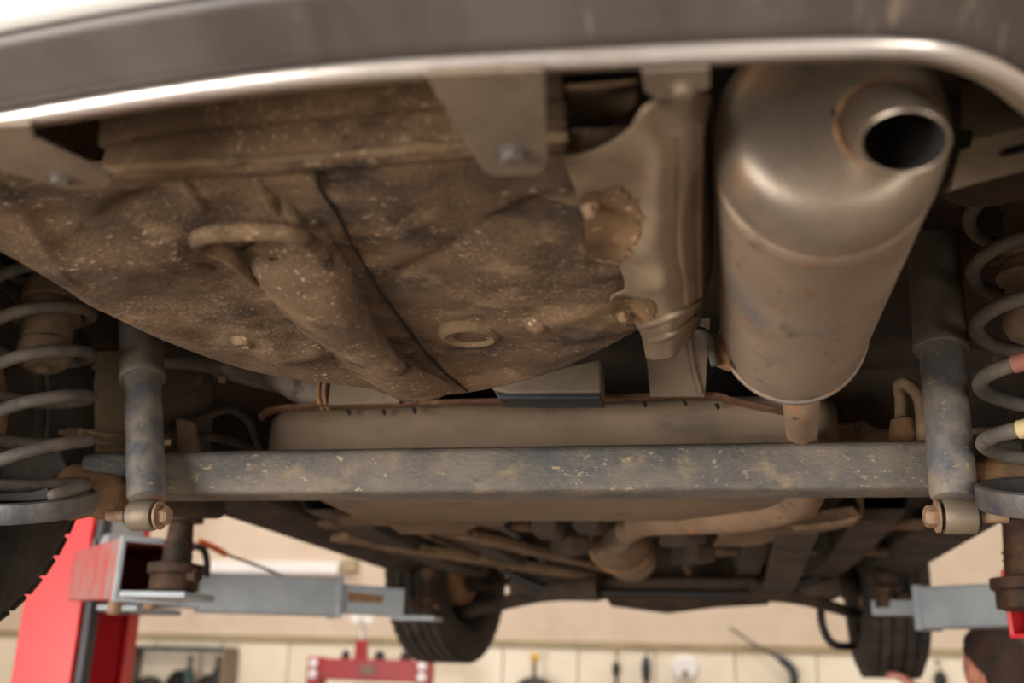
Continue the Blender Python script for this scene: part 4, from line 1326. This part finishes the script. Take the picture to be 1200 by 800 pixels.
top = HZ + .11
pel = node(B(-.03, 0, top * .53), (.15, .11))
ab = node(B(-.03, 0, top * .62), (.14, .10), pel)
ch = node(B(-.03, 0, top * .74), (.165, .115), ab)
nb = node(B(-.03, 0, top * .815), (.085, .075), ch)
nk = node(B(-.02, 0, top * .86), (.055, .055), nb)
nk2 = node(B(-.005, 0, top * .90), (.055, .055), nk)
tyre_pt = PY(1066, 802, 3.22)
for sg in (-1, 1):
    hp = node(B(-.03, sg * .10, top * .47), (.09, .09), pel)
    kn = node(B(.02, sg * .11, top * .27), (.062, .062), hp)
    an = node(B(-.03, sg * .12, top * .06), (.042, .042), kn)
    ft = node(B(.05, sg * .13, .045), (.045, .042), an)
    node(B(.16, sg * .14, .036), (.04, .032), ft)
    shd = node(B(-.03, sg * .19, top * .795), (.065, .065), ch)
    if sg < 0:
        wr = tyre_pt + Vector((.075, -.03, -.05))
        el = B(.12, -.30, top * .70)
        n1_ = node(el, (.044, .044), shd)
        n2_ = node(wr, (.030, .024), n1_)
        pm_ = node(tyre_pt + Vector((.03, -.01, -.018)), (.034, .020), n2_)
        hand_dir = (tyre_pt - wr).normalized()
    else:
        el = B(-.02, .27, top * .62)
        n1_ = node(el, (.044, .044), shd)
        wr = B(.12, .24, top * .52)
        n2_ = node(wr, (.030, .024), n1_)
        hand_dir = Vector((face.x * .6, face.y * .6, -.7)).normalized()
        pm_ = node(wr + hand_dir * .07, (.036, .020), n2_)
    lat = hand_dir.cross(Vector((0, 0, 1))).normalized()
    upn = lat.cross(hand_dir)
    base = sk_v[pm_]
    for k, (o_, ln) in enumerate(((-.028, .070), (-.009, .080), (.010, .075), (.028, .060))):
        f0 = node(base + hand_dir * .03 + lat * o_, (.010, .010), pm_)
        f1 = node(base + hand_dir * (.03 + ln * .55) + lat * o_ * 1.15 + upn * .008, (.009, .009), f0)
        node(base + hand_dir * (.03 + ln * .9) + lat * o_ * 1.2 - upn * .012, (.008, .008), f1)
    t0 = node(base - hand_dir * .01 + lat * .04, (.011, .011), pm_)
    t1 = node(base + hand_dir * .02 + lat * .06, (.010, .010), t0)
    node(base + hand_dir * .048 + lat * .062 - upn * .008, (.009, .009), t1)
me = bpy.data.meshes.new('body')
me.from_pydata([tuple(v) for v in sk_v], sk_e, [])
tmp = link(bpy.data.objects.new('body_tmp', me))
sm = tmp.modifiers.new('skin', 'SKIN')
for i, sv in enumerate(me.skin_vertices[0].data):
    sv.radius = sk_r[i]
    sv.use_root = (i == 0)
sb_ = tmp.modifiers.new('sub', 'SUBSURF')
sb_.levels = sb_.render_levels = 2
dg = bpy.context.evaluated_depsgraph_get()
bme = bpy.data.meshes.new_from_object(tmp.evaluated_get(dg))
bpy.data.objects.remove(tmp)
bme.name = 'body'
bme.materials.clear()
for mm in (m_skin, m_shirt, m_trouser, m_shoe):
    bme.materials.append(mm)
wl, wrr = sk_v[0], None
hands = [v for i, v in enumerate(sk_v) if max(sk_r[i]) <= .036]
for p in bme.polygons:
    c = p.center
    p.use_smooth = True
    if c.z < .10:
        p.material_index = 3
    elif min((c - h_).length for h_ in hands if h_.z > .3) < .06 and (Vector((c.x - HX, c.y - HY, 0)).length > .17):
        p.material_index = 0
    elif c.z > top * .845:
        p.material_index = 0
    elif c.z > top * .55:
        p.material_index = 1
    elif c.z > .10:
        p.material_index = 2
body = link(bpy.data.objects.new('body', bme))
adopt(body, man)

# head: one continuous skull with brow, nose, mouth and chin
bm = bmesh.new()
bmesh.ops.create_uvsphere(bm, u_segments=48, v_segments=32, radius=1.0)
for v in bm.verts:
    x, y, z = v.co                                # y = face direction
    w_ = .074 * (1 - .18 * max(0, -z) ** 1.5)
    d_ = .095 * (1 - .10 * max(0, -z))
    px_, py_, pz_ = x * w_, y * d_, z * .115
    if y > .3:
        fz = z
        py_ += .020 * math.exp(-((x / .13) ** 2 + ((fz + .12) / .16) ** 2))        # nose
        py_ -= .007 * math.exp(-(((abs(x) - .38) / .16) ** 2 + ((fz - .05) / .10) ** 2))  # eye sockets
        py_ += .004 * math.exp(-((x / .25) ** 2 + ((fz + .45) / .06) ** 2))        # lips
        py_ += .006 * math.exp(-((x / .3) ** 2 + ((fz + .8) / .15) ** 2))          # chin
    if z < -.2 and y < 0:
        py_ *= (1 - .25 * min(1, (-z - .2)))
    v.co = (px_, py_, pz_)
R3 = Matrix((side, face, Vector((0, 0, 1)))).transposed()
for v in bm.verts:
    v.co = R3 @ v.co + Vector((HX, HY, HZ))
hm = bpy.data.meshes.new('head')
bm.to_mesh(hm)
bm.free()
for p in hm.polygons:
    p.use_smooth = True
hm.materials.append(m_skin)
head = link(bpy.data.objects.new('head', hm))
adopt(head, man)
for sg in (-1, 1):
    ec_ = Vector((HX, HY, HZ)) + side * sg * .074 + Vector((0, 0, -.01)) - face * .005
    lathe('ear', ec_, side * sg + face * -.4, [(-.008, .022), (.0, .026), (.008, .024), (.010, .018), (.004, .012), (.004, .001)], m_skin, head, 20, sx=.62, ref=(0, 0, 1))
    lathe('eye', Vector((HX, HY, HZ)) + face * .082 + side * sg * .030 + Vector((0, 0, .006)), face, [(-.006, .004), (0, .011), (.006, .008), (.008, .002)], m_white, head, 16)
# hair: cap with a rough outline over crown and back of the head
bm = bmesh.new()
bmesh.ops.create_uvsphere(bm, u_segments=64, v_segments=40, radius=1.0)
kill = []
for v in bm.verts:
    x, y, z = v.co
    lim = -.40 + .70 * max(0, y + .35) + (0.25 if abs(x) > .8 and y > -.3 else 0)
    if z < lim or (y > .55 and z < .55):
        kill.append(v)
    k = 1.09 + .05 * noise.noise(Vector((x, y, z)) * 5) + .04 * noise.noise(Vector((x, y, z * .4)) * 16)
    v.co = (x * .076 * k * (1 - .12 * max(0, -z)), y * .097 * k, z * .117 * k)
bmesh.ops.delete(bm, geom=kill, context='VERTS')
for v in bm.verts:
    v.co = R3 @ v.co + Vector((HX, HY, HZ))
hm = bpy.data.meshes.new('hair')
bm.to_mesh(hm)
bm.free()
for p in hm.polygons:
    p.use_smooth = True
hm.materials.append(m_hair)
hair = link(bpy.data.objects.new('hair', hm))
so = hair.modifiers.new('thick', 'SOLIDIFY')
so.thickness = .012
adopt(hair, head)
